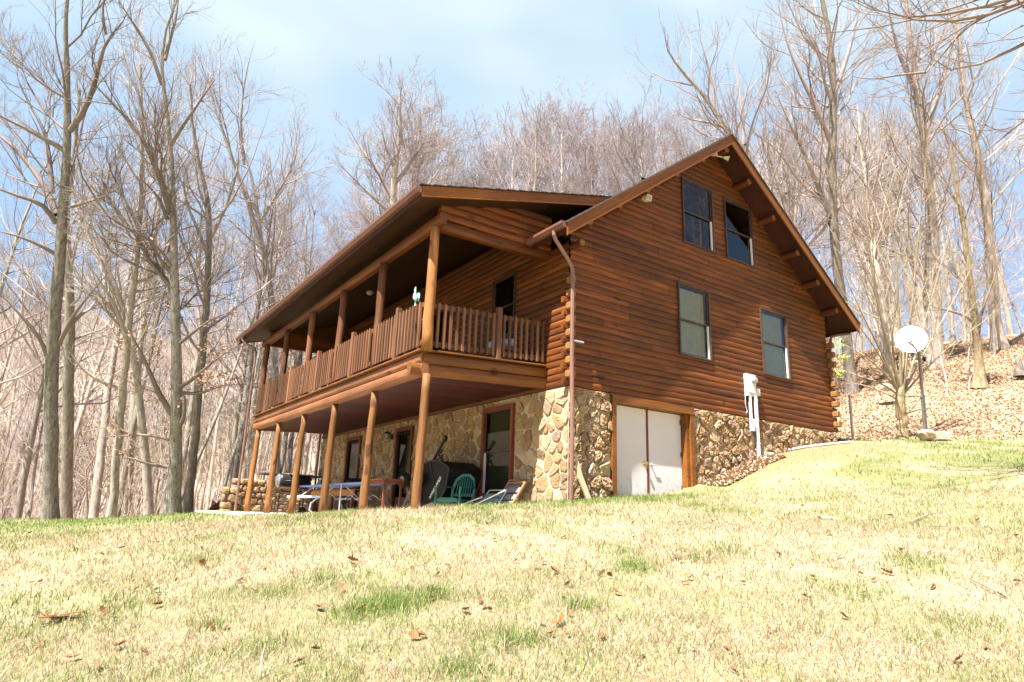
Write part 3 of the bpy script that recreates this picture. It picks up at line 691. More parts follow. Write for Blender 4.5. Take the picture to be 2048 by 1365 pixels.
def gutter(name, x, s, y0, y1, z, parent, mat='gutter'):
    """K-style gutter along y; s=-1 opens outward to -x"""
    prof = [(0, 0), (0, -.11), (.075, -.11), (.10, -.06), (.115, -.05), (.115, 0), (.105, 0), (.105, -.045), (.09, -.055), (.068, -.10), (.008, -.10), (.008, 0)]
    mb = MB(); mb.prism([(x+s*a, y0, z+b) for a, b in prof], (0, y1-y0, 0))
    for y in (y0-.004, y1): mb.prism([(x+s*a, y, z+b) for a, b in prof[:6]], (0, .004, 0))
    return mb.build(name, M[mat], parent)
gutter('gutter', eL-.032, -1, Y0, .5, 4.83, main); gutter('gutter', eR+.032, 1, Y0, Y1, 4.83, main)

# ---- porch: deck, posts, rails, roof
D_ = -2.58; PY = [.60+2.165*i for i in range(6)]
deckz = lambda x: 2.49+(x/2.58)*.13
porch = MB()
for i in range(86):
    y = .70+i*.1275; 
    if y+.12 > 11.60: break
    porch.cur = random.random(); porch.prism([(-2.60, y, deckz(-2.6)-.05), (-2.60, y+.119, deckz(-2.6)-.05), (-2.60, y+.119, deckz(-2.6)-.012), (-2.60, y, deckz(-2.6)-.012)], (2.555, 0, .13))
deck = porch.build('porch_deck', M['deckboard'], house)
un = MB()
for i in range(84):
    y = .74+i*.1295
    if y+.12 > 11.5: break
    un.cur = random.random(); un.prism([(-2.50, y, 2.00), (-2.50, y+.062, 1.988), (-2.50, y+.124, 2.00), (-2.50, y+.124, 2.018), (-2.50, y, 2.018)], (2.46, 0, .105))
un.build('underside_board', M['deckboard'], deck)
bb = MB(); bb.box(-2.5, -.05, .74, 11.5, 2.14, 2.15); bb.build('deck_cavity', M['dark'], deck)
def logbeam(mb, p, q, h_, d_, out):
    """half-round faced beam; out = outward unit vector"""
    p, q, o = Vector(p), Vector(q), Vector(out); prof = [(-d_, -h_/2), (0, -h_/2)]+[(.045*math.sin(a), -h_/2*math.cos(a)) for a in [math.pi*k/6 for k in range(1, 6)]]+[(0, h_/2), (-d_, h_/2)]
    n = len(prof); up = Vector((0, 0, 1)); vs = [e+o*a+up*b for e in (p, q) for a, b in prof]
    mb.add(vs, [[i, (i+1) % n, n+(i+1) % n, n+i] for i in range(n)]+[list(range(n))[::-1], list(range(n, 2*n))])
b1 = MB()
for z, y0, c in ((2.045, .60, .45), (2.24, .66, .6)):
    b1.cur = c; logbeam(b1, (D_, y0, z), (D_, 5.4, z), .19, .10, (-1, 0, 0)); b1.cur = c+.15; logbeam(b1, (D_, 5.404, z), (D_, 11.60, z), .19, .10, (-1, 0, 0))
b1.build('rim_beam', M['beam_y'], deck)
b2 = MB(); b2.cur = .5; logbeam(b2, (-2.80, .66, 2.03), (-.02, .66, 2.165), .19, .10, (0, -1, 0)); b2.cur = .35; logbeam(b2, (-2.575, .66, 2.23), (-.02, .66, 2.365), .19, .10, (0, -1, 0)); b2.build('side_beam', M['beam_x'], deck); b2 = MB()
logbeam(b2, (-2.6, 11.58, 2.03), (-.02, 11.58, 2.165), .19, .10, (0, 1, 0)); logbeam(b2, (-2.6, 11.58, 2.23), (-.02, 11.58, 2.365), .19, .10, (0, 1, 0)); b2.build('side_beam', M['beam_x'], deck)
b3 = MB(); b3.beam((D_-.0, .60, 2.352), (D_-.0, 11.64, 2.352), .20, .03, .006); b3.beam((-2.47, .66, 2.358), (-.05, .66, 2.483), .20, .026, .006); b3.build('deck_edge', M['beam_x'], deck)

def log_post(p, q, r0, r1, parent, name='porch_post', mt='post'):
    mb = MB(); rn = random.Random(int(p[1]*100+p[2]*7)); n = 9; pts, rr = [], []
    for i in range(n):
        f = i/(n-1); pts.append(Vector(p).lerp(Vector(q), f)+Vector((rn.gauss(0, .006), rn.gauss(0, .006), 0))*(0 < i < n-1)); rr.append((r0+(r1-r0)*f)*(1+rn.gauss(0, .02)))
    mb.cur = rn.random(); mb.tube(pts, rr, 14); o = mb.build(name, M[mt], parent, False)
    o.data.polygons.foreach_set('use_smooth', [len(pl.vertices) == 4 for pl in o.data.polygons]); return o
for i in range(6):
    y = .55+2.125*i
    log_post((-2.56, y+.04, -.42), (-2.52, y+.04, 1.955), .083, .066, house)
    log_post((-2.55, PY[i], 2.34), (-2.55, PY[i]-.01, 4.56), .098 if i == 0 else .085, .08, house, mt='post' if i == 0 else 'post_brown')
# header and tie beams
hb = MB(); logbeam(hb, (-2.56, .35, 4.66), (-2.56, 11.9, 4.66), .20, .10, (-1, 0, 0)); hb.build('porch_header', M['log_y'], house)
PS = .27; zpr = lambda x: 5.04+PS*(x+3.054)      # top of the porch roof
py0, py1 = .15, 13.06
for y, s in ((.62, -1), (11.62, 1)):
    tb = MB(); tb.cur = .3; logbeam(tb, (-2.46, y, 4.66), (-.0, y, 4.70), .20, .10, (0, s, 0))
    for k in range(5):                                                     # boarded triangle above the tie beam
        z = 4.78+k*.15; xl = max(-2.46, (z+.0-5.04+.19)/PS-3.054)
        if xl < -.1: tb.cur = random.random(); logbeam(tb, (xl, y, z+.07), (-.0, y, z+.07), .148, .08, (0, s, 0))
    tb.build('gable_infill', M['log_x'], house)

pr = MB(); pth = .05
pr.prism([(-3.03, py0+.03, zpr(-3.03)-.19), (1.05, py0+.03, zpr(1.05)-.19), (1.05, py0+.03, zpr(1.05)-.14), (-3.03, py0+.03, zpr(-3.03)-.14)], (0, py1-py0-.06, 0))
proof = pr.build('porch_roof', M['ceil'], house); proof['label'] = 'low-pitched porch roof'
for y in (py0, py1-.032):
    pk = MB(); pk.prism([(-3.05, y, zpr(-3.05)-.215), (1.16, y, zpr(1.16)-.215), (1.16, y, zpr(1.16)-.02), (-3.05, y, zpr(-3.05)-.02)], (0, .032, 0))
    pk.build('rake_board', M['trim_porch'], proof)
fb = MB(); fb.box(-3.056, -3.03, py0+.033, py1-.033, 4.80, 5.01); fb.build('eave_board', M['soffit'], proof)
ps = MB()
for i in range(18):
    a, b = 1.35-i*4.46/18, 1.35-(i+1)*4.46/18; ps.cur = random.random()
    ps.prism([(a, py0-.03, zpr(a)-.018), (b, py0-.03, zpr(b)-.006), (b, py0-.03, zpr(b)+.012), (a, py0-.03, zpr(a)-.006)], (0, py1-py0+.06, 0))
ps.build('shingles', M['shingle'], proof)
gutter('gutter', -3.058, -1, py0-.0, py1, 5.0, proof)
# railing: one part per section, newels of their own
def rail_run(a, b, z0, z1, posts, out, nm='railing'):
    """balusters on the outer face of two rails from a to b (2d points)"""
    A, B = Vector((*a, 0)), Vector((*b, 0)); L = (B-A).length; dr = (B-A)/L; o = Vector((*out, 0)); mb = MB()
    zt = lambda s, z: Vector((0, 0, z+(z1-z0)*s/L)); mb.cur = .4
    mb.beam(A+zt(0, z0+.80)-o*.01, B+zt(L, z0+.80)-o*.01, .04, .09, .006); mb.beam(A+zt(0, z0+.13)-o*.01, B+zt(L, z0+.13)-o*.01, .04, .085, .006)
    n = max(1, round(L/.128)); 
    for i in range(n):
        s = (i+.5)*L/n; p = A+dr*s+o*.036; mb.cur = random.random(); w = .042
        u = dr; v = o; z_a, z_b = zt(s, z0+.055), zt(s, z0+.845); hw = w/2
        vs = []
        for zz, cutf in ((z_a, .022), (z_b, -.018)):
            for su, sv in ((-1, -1), (1, -1), (1, 1), (-1, 1)): vs.append(p+u*hw*su+v*hw*sv+zz+Vector((0, 0, cutf if sv < 0 else 0)))
        mb.add(vs, [(0, 1, 5, 4), (1, 2, 6, 5), (2, 3, 7, 6), (3, 0, 4, 7), (3, 2, 1, 0), (4, 5, 6, 7)])
    return mb.build(nm, M['rail'], house)
def newel(x, y, z0, h_=.93):
    mb = MB(); mb.cur = random.random(); mb.beam((x, y, z0), (x, y, z0+h_), .095, .095, .008); mb.build('newel_post', M['rail'], house)
for i in range(5):
    ya, yb = PY[i], PY[i+1]; ym = (ya+yb)/2-.03
    newel(-2.63, ym, 2.37, .955)
    rail_run((-2.60, ya+.10), (-2.60, ym-.05), 2.37, 2.37, None, (-1, 0)); rail_run((-2.60, ym+.05), (-2.60, yb-.10), 2.37, 2.37, None, (-1, 0))
newel(-1.12, .63, 2.44, .96)
rail_run((-2.42, .66), (-1.17, .66), 2.37, 2.435, None, (0, -1)); rail_run((-1.07, .66), (-.06, .66), 2.44, 2.49, None, (0, -1))
rail_run((-2.42, 11.5), (-.06, 11.5), 2.37, 2.49, None, (0, 1))

# ---- downspouts
def spout(name, pts, w, d, parent, mat='downspout', straps=()):
    mb = MB(); rr = w/2; pp = [Vector(p) for p in pts]; mb.tube(pp, rr, 8); o = mb.build(name, M[mat], parent)
    for z in straps:
        s = MB(); q = min(pp, key=lambda v: abs(v.z-z)); 
        s.beam((pp[-1].x, pp[-1].y, z), (pp[-1].x, pp[-1].y, z+.025), w*1.25, w*1.25); s.build('strap', M[mat], o)
    return o
spout('downspout', [(-.62, -.30, 4.74), (-.62, -.30, 4.66), (-.57, -.29, 4.58), (-.26, -.24, 4.33), (-.13, -.21, 4.21), (-.095, -.205, 4.10), (-.095, -.205, 2.6), (-.055, -.19, 1.0), (-.05, -.17, -.06)], .074, .07, house, straps=(3.75, 2.3))
br = MB(); br.box(-.06, .16, -.235, -.18, 2.795, 2.825); br.build('downspout_bracket', M['alum'], house)
spout('downspout', [(-3.11, 12.35, 4.90), (-3.11, 12.35, 4.80), (-3.05, 12.28, 4.70), (-2.80, 11.95, 4.50), (-2.76, 11.85, 4.38), (-2.76, 11.83, 3.2), (-2.74, 11.86, 2.0), (-2.72, 11.9, -.38)], .075, .07, house, straps=(2.1,))
spout('downspout', [(W+.60, -.35, 4.72), (W+.58, -.33, 4.62), (W+.25, -.2, 4.55), (W+.12, -.1, 4.50), (W+.10, -.06, 4.3), (W+.10, .14, 2.1)], .075, .07, house, 'gutter')
spout('downspout', [(-.06, 13.12, 4.8), (-.05, 13.12, 2.0), (-.04, 13.12, -.3)], .075, .07, house, 'gutter')

# ---- electric meter, conduits, lights
mt = MB(); mt.beam((5.19, -.045, 2.50), (5.19, -.045, 3.00), .34, .10, .012); mt.beam((5.19, -.10, 2.58), (5.19, -.10, 2.92), .26, .02, .006)
meter = mt.build('electric_meter_box', M['meter'], house); meter['label'] = 'white electric meter box with two conduits'
mm = MB(); mm.lathe((5.24, -.11, 2.86), (0, -1, 0), [(0, 0), (.075, .0), (.075, .05), (.06, .075), (0, .08)], 18); mm.build('meter_glass', M['lampglass'], meter)
mx_ = MB(); mx_.beam((5.43, -.05, 2.545), (5.43, -.05, 2.70), .12, .09, .008); mx_.build('disconnect_box', M['meter'], meter)
cn = MB(); cn.tube([(5.13, -.07, 2.50), (5.13, -.07, 1.95)], .036, 10); cn.beam((5.13, -.09, 1.72), (5.13, -.09, 1.99), .10, .08, .01); cn.build('conduit', M['white'], meter)
cn = MB(); cn.tube([(5.31, -.085, 2.52), (5.31, -.085, .9)], .042, 10)
for z in (2.40, 1.95, 1.45, 1.2): cn.lathe((5.31, -.085, z), (0, 0, 1), [(.042, 0), (.05, .001), (.05, .03), (.042, .031)], 10)
cn.build('conduit', M['white'], meter)
wi = MB(); wi.tube([(5.0, -.05, 2.52), (4.97, -.06, 2.3), (5.02, -.06, 2.15), (4.99, -.055, 2.1)], .008, 6); wi.build('cable', M['white'], meter)
fl = MB(); fl.beam((1.76, -.24, 6.17), (1.76, -.38, 6.13), .15, .12, .012); fl.tube([(1.72, -.02, 6.36), (1.72, -.12, 6.33), (1.72, -.2, 6.25)], .02, 8)
fo = fl.build('floodlight', M['lamp'], house); fo['label'] = 'square cream floodlight under the left rake'
fg = MB(); fg.beam((1.76, -.381, 6.13), (1.76, -.386, 6.129), .12, .09); fg.build('lamp_glass', M['lampglass'], fo)
tf = MB(); tf.lathe((4.05, -.30, 8.02), (0, 0, 1), [(0, -.04), (.05, -.04), (.06, 0), (0, .01)], 12)
for a, b in (((4.03, -.30, 7.98), (3.87, -.40, 7.90)), ((4.08, -.30, 7.98), (4.20, -.42, 7.92))):
    a, b = Vector(a), Vector(b); d = (b-a).normalized(); tf.tube([a, b], .012, 6); tf.lathe(b, d, [(0, -.01), (.03, 0), (.042, .05), (.062, .12), (.0, .11)], 14)
tf.build('twin_floodlight', M['lamp'], house)['label'] = 'twin cream floodlight at the gable peak'
lt = MB(); lt.beam((-.06, 7.26, 1.66), (-.10, 7.26, 1.66), .09, .13, .01); lt.tube([(-.10, 7.26, 1.72), (-.14, 7.26, 1.79), (-.2, 7.26, 1.76)], .012, 8)
lt.lathe((-.2, 7.26, 1.60), (0, 0, 1), [(0, 0), (.04, 0), (.045, .01), (.012, .01)], 6); lt.lathe((-.2, 7.26, 1.73), (0, 0, 1), [(.09, 0), (.085, .012), (.03, .06), (0, .08)], 6)
for k in range(6):
    a = k*math.pi/3; lt.tube([(-.2+.045*math.cos(a), 7.26+.045*math.sin(a), 1.605), (-.2+.075*math.cos(a), 7.26+.075*math.sin(a), 1.735)], .006, 5)
lo = lt.build('wall_lantern', M['black'], house); lo['label'] = 'black coach lantern on the stone wall'
lg = MB(); lg.lathe((-.2, 7.26, 1.61), (0, 0, 1), [(.036, 0), (.066, .12)], 6); lg.build('lamp_glass', M['lampglass'], lo)
cl = MB(); cl.lathe((-1.36, 6.44, 5.22), (0, 0, -1), [(0, 0), (.09, 0), (.10, .04), (.06, .09), (.0, .11)], 14); cl.build('porch_ceiling_light', M['lampglass'], house)
# ------------------------------------------------------------------ patio slab and things on it
sl = MB(); sl.box(-2.95, .0, .10, 13.34, -.52, -.40); sl.box(-3.5, -2.953, 7.6, 13.6, -.56, -.41); o = sl.build('patio', M['concrete']); tag(o, kind='structure')
Z0 = -.40
# green resin chair
def P3(o, pts): return [(o[0]+a, o[1]+b, o[2]+c) for a, b, c in pts]
gc = empty('plastic_chair', (-.95, 2.15, Z0), 'green plastic armchair with slatted back beside the tipped cart', 'chair')
def chair_local(mbf): mb = MB(); mbf(mb); return mb
def rotpts(mb, c, a):
    ca, sa = math.cos(a), math.sin(a); mb.v = [(c[0]+x*ca-y*sa, c[1]+x*sa+y*ca, c[2]+z) for x, y, z in mb.v]; return mb
CC, CA = (-.95, 2.15, Z0), math.radians(205)      # local +x is the front of the chair
mb = MB(); n = 8
mb.prism([(.24, -.25, .40), (.27, -.15, .415), (.27, .15, .415), (.24, .25, .40), (-.20, .21, .385), (-.20, -.21, .385)], (0, 0, .02)); mb.beam((.262, -.24, .385), (.262, .24, .385), .02, .06, .006)
rotpts(mb, CC, CA).build('seat', M['greenp'], gc)
mb = MB(); arch = [(-.21+.0, -.24, .40), (-.25, -.25, .62), (-.30, -.20, .80), (-.33, -.08, .88), (-.33, .08, .88), (-.30, .20, .80), (-.25, .25, .62), (-.21, .24, .40)]
for a, b in zip(arch[:-1], arch[1:]): mb.beam(a, b, .028, .055, .006)
mb.beam((-.245, -.23, .50), (-.245, .23, .50), .02, .05)
for k in range(7):
    y = -.165+k*.055; mb.beam((-.24, y, .50), (-.315, y*.9, .86-abs(y)*.35), .03, .014)
rotpts(mb, CC, CA).build('backrest', M['greenp'], gc)
for s in (-1, 1):
    mb = MB(); mb.beam((.25, s*.28, .63), (-.05, s*.29, .645), .055, .022, .006); mb.beam((-.05, s*.29, .645), (-.25, s*.25, .64), .045, .022, .006); rotpts(mb, CC, CA).build('armrest', M['greenp'], gc)
    mb = MB(); mb.beam((.27, s*.27, .0), (.245, s*.275, .63), .05, .035, .006); rotpts(mb, CC, CA).build('leg', M['greenp'], gc)
    mb = MB(); mb.beam((-.33, s*.26, .0), (-.22, s*.24, .46), .05, .035, .006); rotpts(mb, CC, CA).build('leg', M['greenp'], gc)

# tipped yard cart
ct = empty('yard_cart', (-.8, 3.6, Z0), 'black tow-behind yard cart tipped on end against the stone wall, white lettering on its side', 'cart')
side = [(4.05, .70), (3.43, .80), (3.02, .78), (2.62, .62), (2.72, .18), (2.92, .02), (3.46, -.22), (3.50, -.40), (4.20, -.40), (4.10, .1)]
mb = MB(); xo, xi = -.86, -.10; n = len(side)
top = [Vector((xo, y, z)) for y, z in side]; bot = [Vector((xi, y, z)) for y, z in side]
mb.add([*top, *bot], [list(range(n)), list(range(n, 2*n))[::-1]]+[[i, n+i, n+(i+1) % n, (i+1) % n] for i in range(n)])
tub = mb.build('tub', M['blacksteel'], ct)
mb = MB()
for i in range(n):
    a, b = side[i], side[(i+1) % n]; mb.beam((xo-.004, a[0], a[1]), (xo-.004, b[0], b[1]), .028, .03, .004)
mb.beam((xo-.004, 3.43, .79), (xo-.004, 3.05, .02), .02, .016); mb.beam((xo-.004, 3.95, .70), (xo-.004, 3.6, -.3), .02, .016); mb.build('rim', M['black'], tub)
cu = bpy.data.curves.new('lettering', 'FONT'); cu.body = 'CRAFTSMAN'; cu.size = .098; cu.extrude = .002; cu.space_character = 1.08; cu.offset = .0035
to = bpy.data.objects.new('tmp', cu); COL.objects.link(to); bpy.context.view_layer.update()
me = bpy.data.meshes.new_from_object(to.evaluated_get(bpy.context.evaluated_depsgraph_get())); bpy.data.objects.remove(to)
# baseline runs down from C (y 3.01,z .53) to N (y 3.30,z .27); text faces -x
p0, p1 = Vector((xo-.008, 2.955, .475)), Vector((xo-.008, 3.29, .155)); ex = (p1-p0).normalized(); ez = Vector((-1, 0, 0)); ey = ez.cross(ex)
me.transform(Matrix(((ex.x, ey.x, ez.x, p0.x), (ex.y, ey.y, ez.y, p0.y), (ex.z, ey.z, ez.z, p0.z), (0, 0, 0, 1)))); link_mesh('lettering', me, M['letters'], tub)
mb = MB(); mb.beam((-.62, 4.0, .62), (-.62, 3.32, 1.27), .05, .05, .008); mb.beam((-.62, 3.36, 1.23), (-.62, 3.26, 1.31), .075, .07, .01); mb.beam((-.62, 3.80, .80), (-.62, 3.38, .92), .03, .03); mb.beam((-.62, 3.62, .99), (-.62, 3.36, .82), .04, .03); mb.beam((-.62, 3.5, .98), (-.62, 3.40, 1.04), .04, .03); mb.build('drawbar', M['black'], ct)
mb = MB(); mb.tube([(-1.22, 4.16, .42), (-.24, 4.40, .45)], .014, 8); mb.build('axle', M['galv'], ct)
mb = MB(); mb.beam((-.95, 4.50, -.38), (-1.02, 3.88, .20), .10, .05, .004); mb.beam((-1.0, 4.24, .40), (-1.02, 3.92, .0), .05, .04); mb.beam((-1.0, 3.5, -.2), (-1.02, 3.9, .3), .03, .04); mb.build('frame_leg', M['greywood'], ct)
def wheel(c, ax):
    mb = MB(); mb.lathe(c, ax, [(.075, -.05), (.13, -.055), (.165, -.035), (.175, 0), (.165, .035), (.13, .055), (.075, .05)], 28); w = mb.build('wheel', M['rubber'], ct, True)
    mb = MB(); mb.lathe(c, ax, [(0, .058), (.03, .058), (.032, .03), (.06, .028), (.07, .045), (.088, .05), (.088, -.05), (.07, -.045), (.06, -.028), (0, -.03)], 24); mb.build('rim', M['creamrim'], w, True)
wheel((-1.10, 4.17, .415), (-.96, -.27, 0)); wheel((-.99, 3.66, .42), (-.96, -.27, 0))

# folded lounge chairs leaning on the wall
def folded(label, y0, y1, xb, xt, zt, frame, web, ws=.03, k=7):
    e = empty('folding_lounge_chair', ((xb+xt)/2, (y0+y1)/2, Z0), label, 'lounge chair', 'folded chairs leaning on the stone wall')
    A, B, Cc, Dd = (xb, y0, Z0+.01), (xb, y1, Z0+.01), (xt, y1-.05, zt), (xt, y0-.05, zt)
    mb = MB(); mb.beam(A, Dd, ws, ws, .004); mb.beam(B, Cc, ws, ws, .004); mb.beam(Cc, Dd, ws, ws, .004); mb.beam(A, B, ws, ws, .004); mb.build('frame', frame, e)
    mb = MB(); a, b, c, d = map(Vector, (A, B, Cc, Dd))
    for i in range(k):
        f = .08+.84*i/k; g = f+.84/k*.72; mb.cur = random.random(); o_ = Vector((-.018, 0, 0)); P = [a.lerp(d, f)+o_, b.lerp(c, f)+o_, b.lerp(c, g)+o_, a.lerp(d, g)+o_]; mb.prism(P, (-.006, 0, 0))
    mb.build('webbing', web, e); return e
folded('folded wooden lounge chair leaning nearest the basement window', 1.02, 1.62, -.62, -.12, .40, M['greywood'], M['greyweb'])
folded('brown folded slatted chair, outermost of the stack by the window', .92, 1.44, -.74, -.26, .34, M['orange'], M['greyweb'], k=5)
folded('folded teal webbed lawn chair on the cabin wall', 1.26, 1.86, -.80, -.42, .20, M['alum'], M['teal'], .022, 6)
pc = empty('aluminium_pole', (-.8, 1.5, Z0), 'longer pale aluminium pole propped on the folded chairs', 'pole', 'loose aluminium poles'); mb = MB(); mb.tube([(-1.1, 1.98, -.28), (-.72, .85, .17)], .013, 8); mb.lathe((-.72, .85, .17), (.3, -.9, .35), [(0, -.01), (.019, -.01), (.019, .02), (0, .02)], 8); mb.build('tube', M['alum'], pc)
pc = empty('aluminium_pole', (-.9, 1.9, Z0), 'shorter pale aluminium pole lying towards the green chair', 'pole', 'loose aluminium poles'); mb = MB(); mb.tube([(-1.25, 2.65, -.34), (-.75, 1.55, .06)], .013, 8); mb.lathe((-.75, 1.55, .06), (.4, -.9, .33), [(0, -.01), (.019, -.01), (.019, .02), (0, .02)], 8); mb.build('tube', M['alum'], pc)
# woven lounge lying low, pink stick, cane
lo_ = empty('woven_lounger', (-1.3, 2.6, Z0), 'grey woven lounger lying low on the patio in front of the cart', 'lounger')
mb = MB(); a, b, c, d = (-1.55, 3.35, -.36), (-1.25, 2.45, -.06), (-.90, 2.25, -.06), (-1.15, 3.1, -.36)
for p, q in ((a, b), (b, c), (c, d), (d, a)): mb.beam(p, q, .025, .03, .004)
mb.build('frame', M['greywood'], lo_); mb = MB(); A, B, C2, D2 = map(Vector, (a, b, c, d))
for i in range(14):
    f = i/14; g = f+.045; mb.prism([A.lerp(B, f), A.lerp(B, g), D2.lerp(C2, g), D2.lerp(C2, f)], (0, 0, .012))
mb.build('webbing', M['greyweb'], lo_)
mb = MB(); mb.tube([(-1.75, 3.15, -.30), (-1.5, 2.90, -.16), (-1.45, 2.82, -.12), (-1.42, 2.80, -.02)], [.014, .016, .012, .009], 7); tag(mb.build('stick', M['pink']), 'bent pinkish stick lying by the woven lounger', 'stick')
cn_ = empty('garden_hoe', (-.25, 2.5, Z0), 'thin rusty garden hoe leaning behind the green chair', 'hoe'); mb = MB(); mb.tube([(-.35, 2.75, Z0), (-.22, 2.42, .44)], .011, 7); mb.build('handle', M['redtrim'], cn_)
mb = MB(); mb.tube([(-.22, 2.42, .44), (-.23, 2.50, .47), (-.27, 2.60, .44)], .008, 6); mb.beam((-.24, 2.62, .43), (-.32, 2.64, .35), .10, .008); mb.build('blade', M['rubber'], cn_)
# stake leaning on the wall right of the downspout
mb = MB(); mb.cur = .8; mb.prism([(.05, -.13, .84), (.07, -.13, .83), (.17, -.17, .48), (.43, -.24, -.14), (.33, -.24, -.14), (.08, -.17, .42)], (0, -.03, 0)); tag(mb.build('wooden_stake', M['palewood']), 'pale pointed wooden stake leaning on the stone wall right of the downspout', 'stake')

# red-brown stand
rt = empty('wooden_stand', (-1.3, 4.4, Z0), 'tall red-brown wooden stand with a slatted top between porch posts', 'table'); mb = MB()
for k in range(5): mb.cur = random.random(); mb.beam((-1.62+.11*k, 3.98, .40), (-1.62+.11*k, 4.95, .40), .095, .025, .004)
mb.build('table_top', M['redtrim'], rt); mb = MB(); mb.beam((-1.6, 4.02, .345), (-1.16, 4.02, .345), .02, .07); mb.beam((-1.6, 4.03, .345), (-1.6, 4.9, .345), .02, .07); mb.build('apron', M['redtrim'], rt)
for x, y in ((-1.58, 4.05), (-1.2, 4.05), (-1.58, 4.9), (-1.2, 4.9)): mb = MB(); mb.beam((x, y, Z0), (x, y, .31), .045, .045, .004); mb.build('leg', M['redtrim'], rt)

# folding picnic table with blue top and pale bench
pt = empty('picnic_table', (-1.2, 8.1, Z0), 'blue topped folding picnic table with pale blue bench and metal legs', 'table'); 
mb = MB(); mb.beam((-1.3, 9.55, .335), (-1.3, 7.05, .335), .72, .045, .008); mb.build('table_top', M['blueplas'], pt)
mb = MB(); mb.beam((-1.95, 9.2, .035), (-1.95, 7.2, .035), .24, .05, .01); mb.build('bench', M['paleblue'], pt)
mb = MB(); mb.beam((-.62, 9.2, .035), (-.62, 7.2, .035), .24, .05, .01); mb.build('bench', M['paleblue'], pt)
for y in (9.0, 7.35):
    mb = MB(); mb.tube([(-1.85, y, .02), (-2.0, y, -.12), (-2.02, y, -.28), (-1.9, y, -.37), (-1.3, y, -.375), (-.75, y, -.37), (-.58, y, -.28), (-.6, y, -.12), (-.72, y, .02)], .019, 8)
    mb.tube([(-1.85, y-.02, .0), (-1.45, y-.02, .31)], .015, 7); mb.tube([(-.75, y-.02, .0), (-1.15, y-.02, .31)], .015, 7); mb.build('leg', M['alum'], pt)
# second blue table, nearer
p2 = empty('folding_table', (-1.2, 6.0, Z0), 'dark blue folding table with thin pale legs in front of the far door', 'table')
mb = MB(); mb.beam((-1.25, 7.0, .35), (-1.25, 5.0, .35), .70, .04, .006); mb.build('table_top', M['blueplas'], p2)
for y in (6.75, 5.35):
    for x in (-1.5, -1.0): mb = MB(); mb.tube([(x, y, .33), (x, y, Z0)], .014, 7); mb.build('leg', M['alum'], p2)
    mb = MB(); mb.tube([(-1.5, y, -.05), (-1.25, y, .1), (-1.0, y, -.05)], .010, 6); mb.build('brace', M['alum'], p2)
# orange bench behind
ob = empty('wooden_bench', (-.5, 9.0, Z0), 'orange stained wooden bench table standing against the stone wall', 'bench'); mb = MB()
for k in range(3): mb.cur = random.random(); mb.beam((-.75+.15*k, 11.0, .27), (-.75+.15*k, 7.6, .27), .14, .03, .004)
mb.build('top', M['orange'], ob); mb = MB(); mb.beam((-.83, 11.0, .18), (-.83, 7.6, .18), .03, .14); mb.build('apron', M['orange'], ob)
for y in (10.8, 9.3, 7.8): mb = MB(); mb.beam((-.78, y, Z0), (-.78, y, .11), .07, .07, .004); mb.beam((-.45, y, Z0), (-.45, y, .25), .07, .07, .004); mb.build('leg', M['redtrim'], ob)
# jars on the picnic table
for i, (y, x, h_, r_) in enumerate(((9.35, -1.15, .20, .055), (9.12, -1.22, .17, .05))):
    e = empty('glass_jar', (x, y, .358), ['taller clear jar on the blue picnic table', 'shorter clear jar on the blue picnic table'][i], 'jar', 'jars on the picnic table')
    mb = MB(); mb.lathe((x, y, .358), (0, 0, 1), [(0, 0), (r_, 0), (r_, h_*.8), (r_*.8, h_*.9), (r_*.8, h_)], 14); mb.build('glass_body', M['lampglass'], e, True); mb = MB(); mb.lathe((x, y, .358+h_), (0, 0, 1), [(r_*.9, -.01), (r_*.9, .02), (0, .022)], 14); mb.build('lid', M['alum'], e)
# kettle-style black grill behind tables
kg = empty('kettle_grill', (-.9, 6.7, Z0), 'round black lidded grill on thin black legs behind the tables', 'grill'); c = (-.62, 8.05, .40)
mb = MB(); mb.lathe(c, (0, 0, 1), [(.0, -.2), (.16, -.16), (.26, -.05), (.28, 0)], 20); mb.build('bowl', M['black'], kg, True); mb = MB(); mb.lathe(c, (0, 0, 1), [(.285, .0), (.25, .09), (.14, .16), (0, .185)], 20); mb.lathe((c[0], c[1], c[2]+.18), (0, 0, 1), [(.015, 0), (.015, .04), (.05, .045), (0, .06)], 8); mb.build('lid', M['black'], kg, True)
for k in range(3): a = k*2.1+.4; mb = MB(); mb.tube([(c[0]+.14*math.cos(a), c[1]+.14*math.sin(a), .26), (c[0]+.32*math.cos(a), c[1]+.32*math.sin(a), Z0)], .013, 6); mb.build('leg', M['black'], kg)
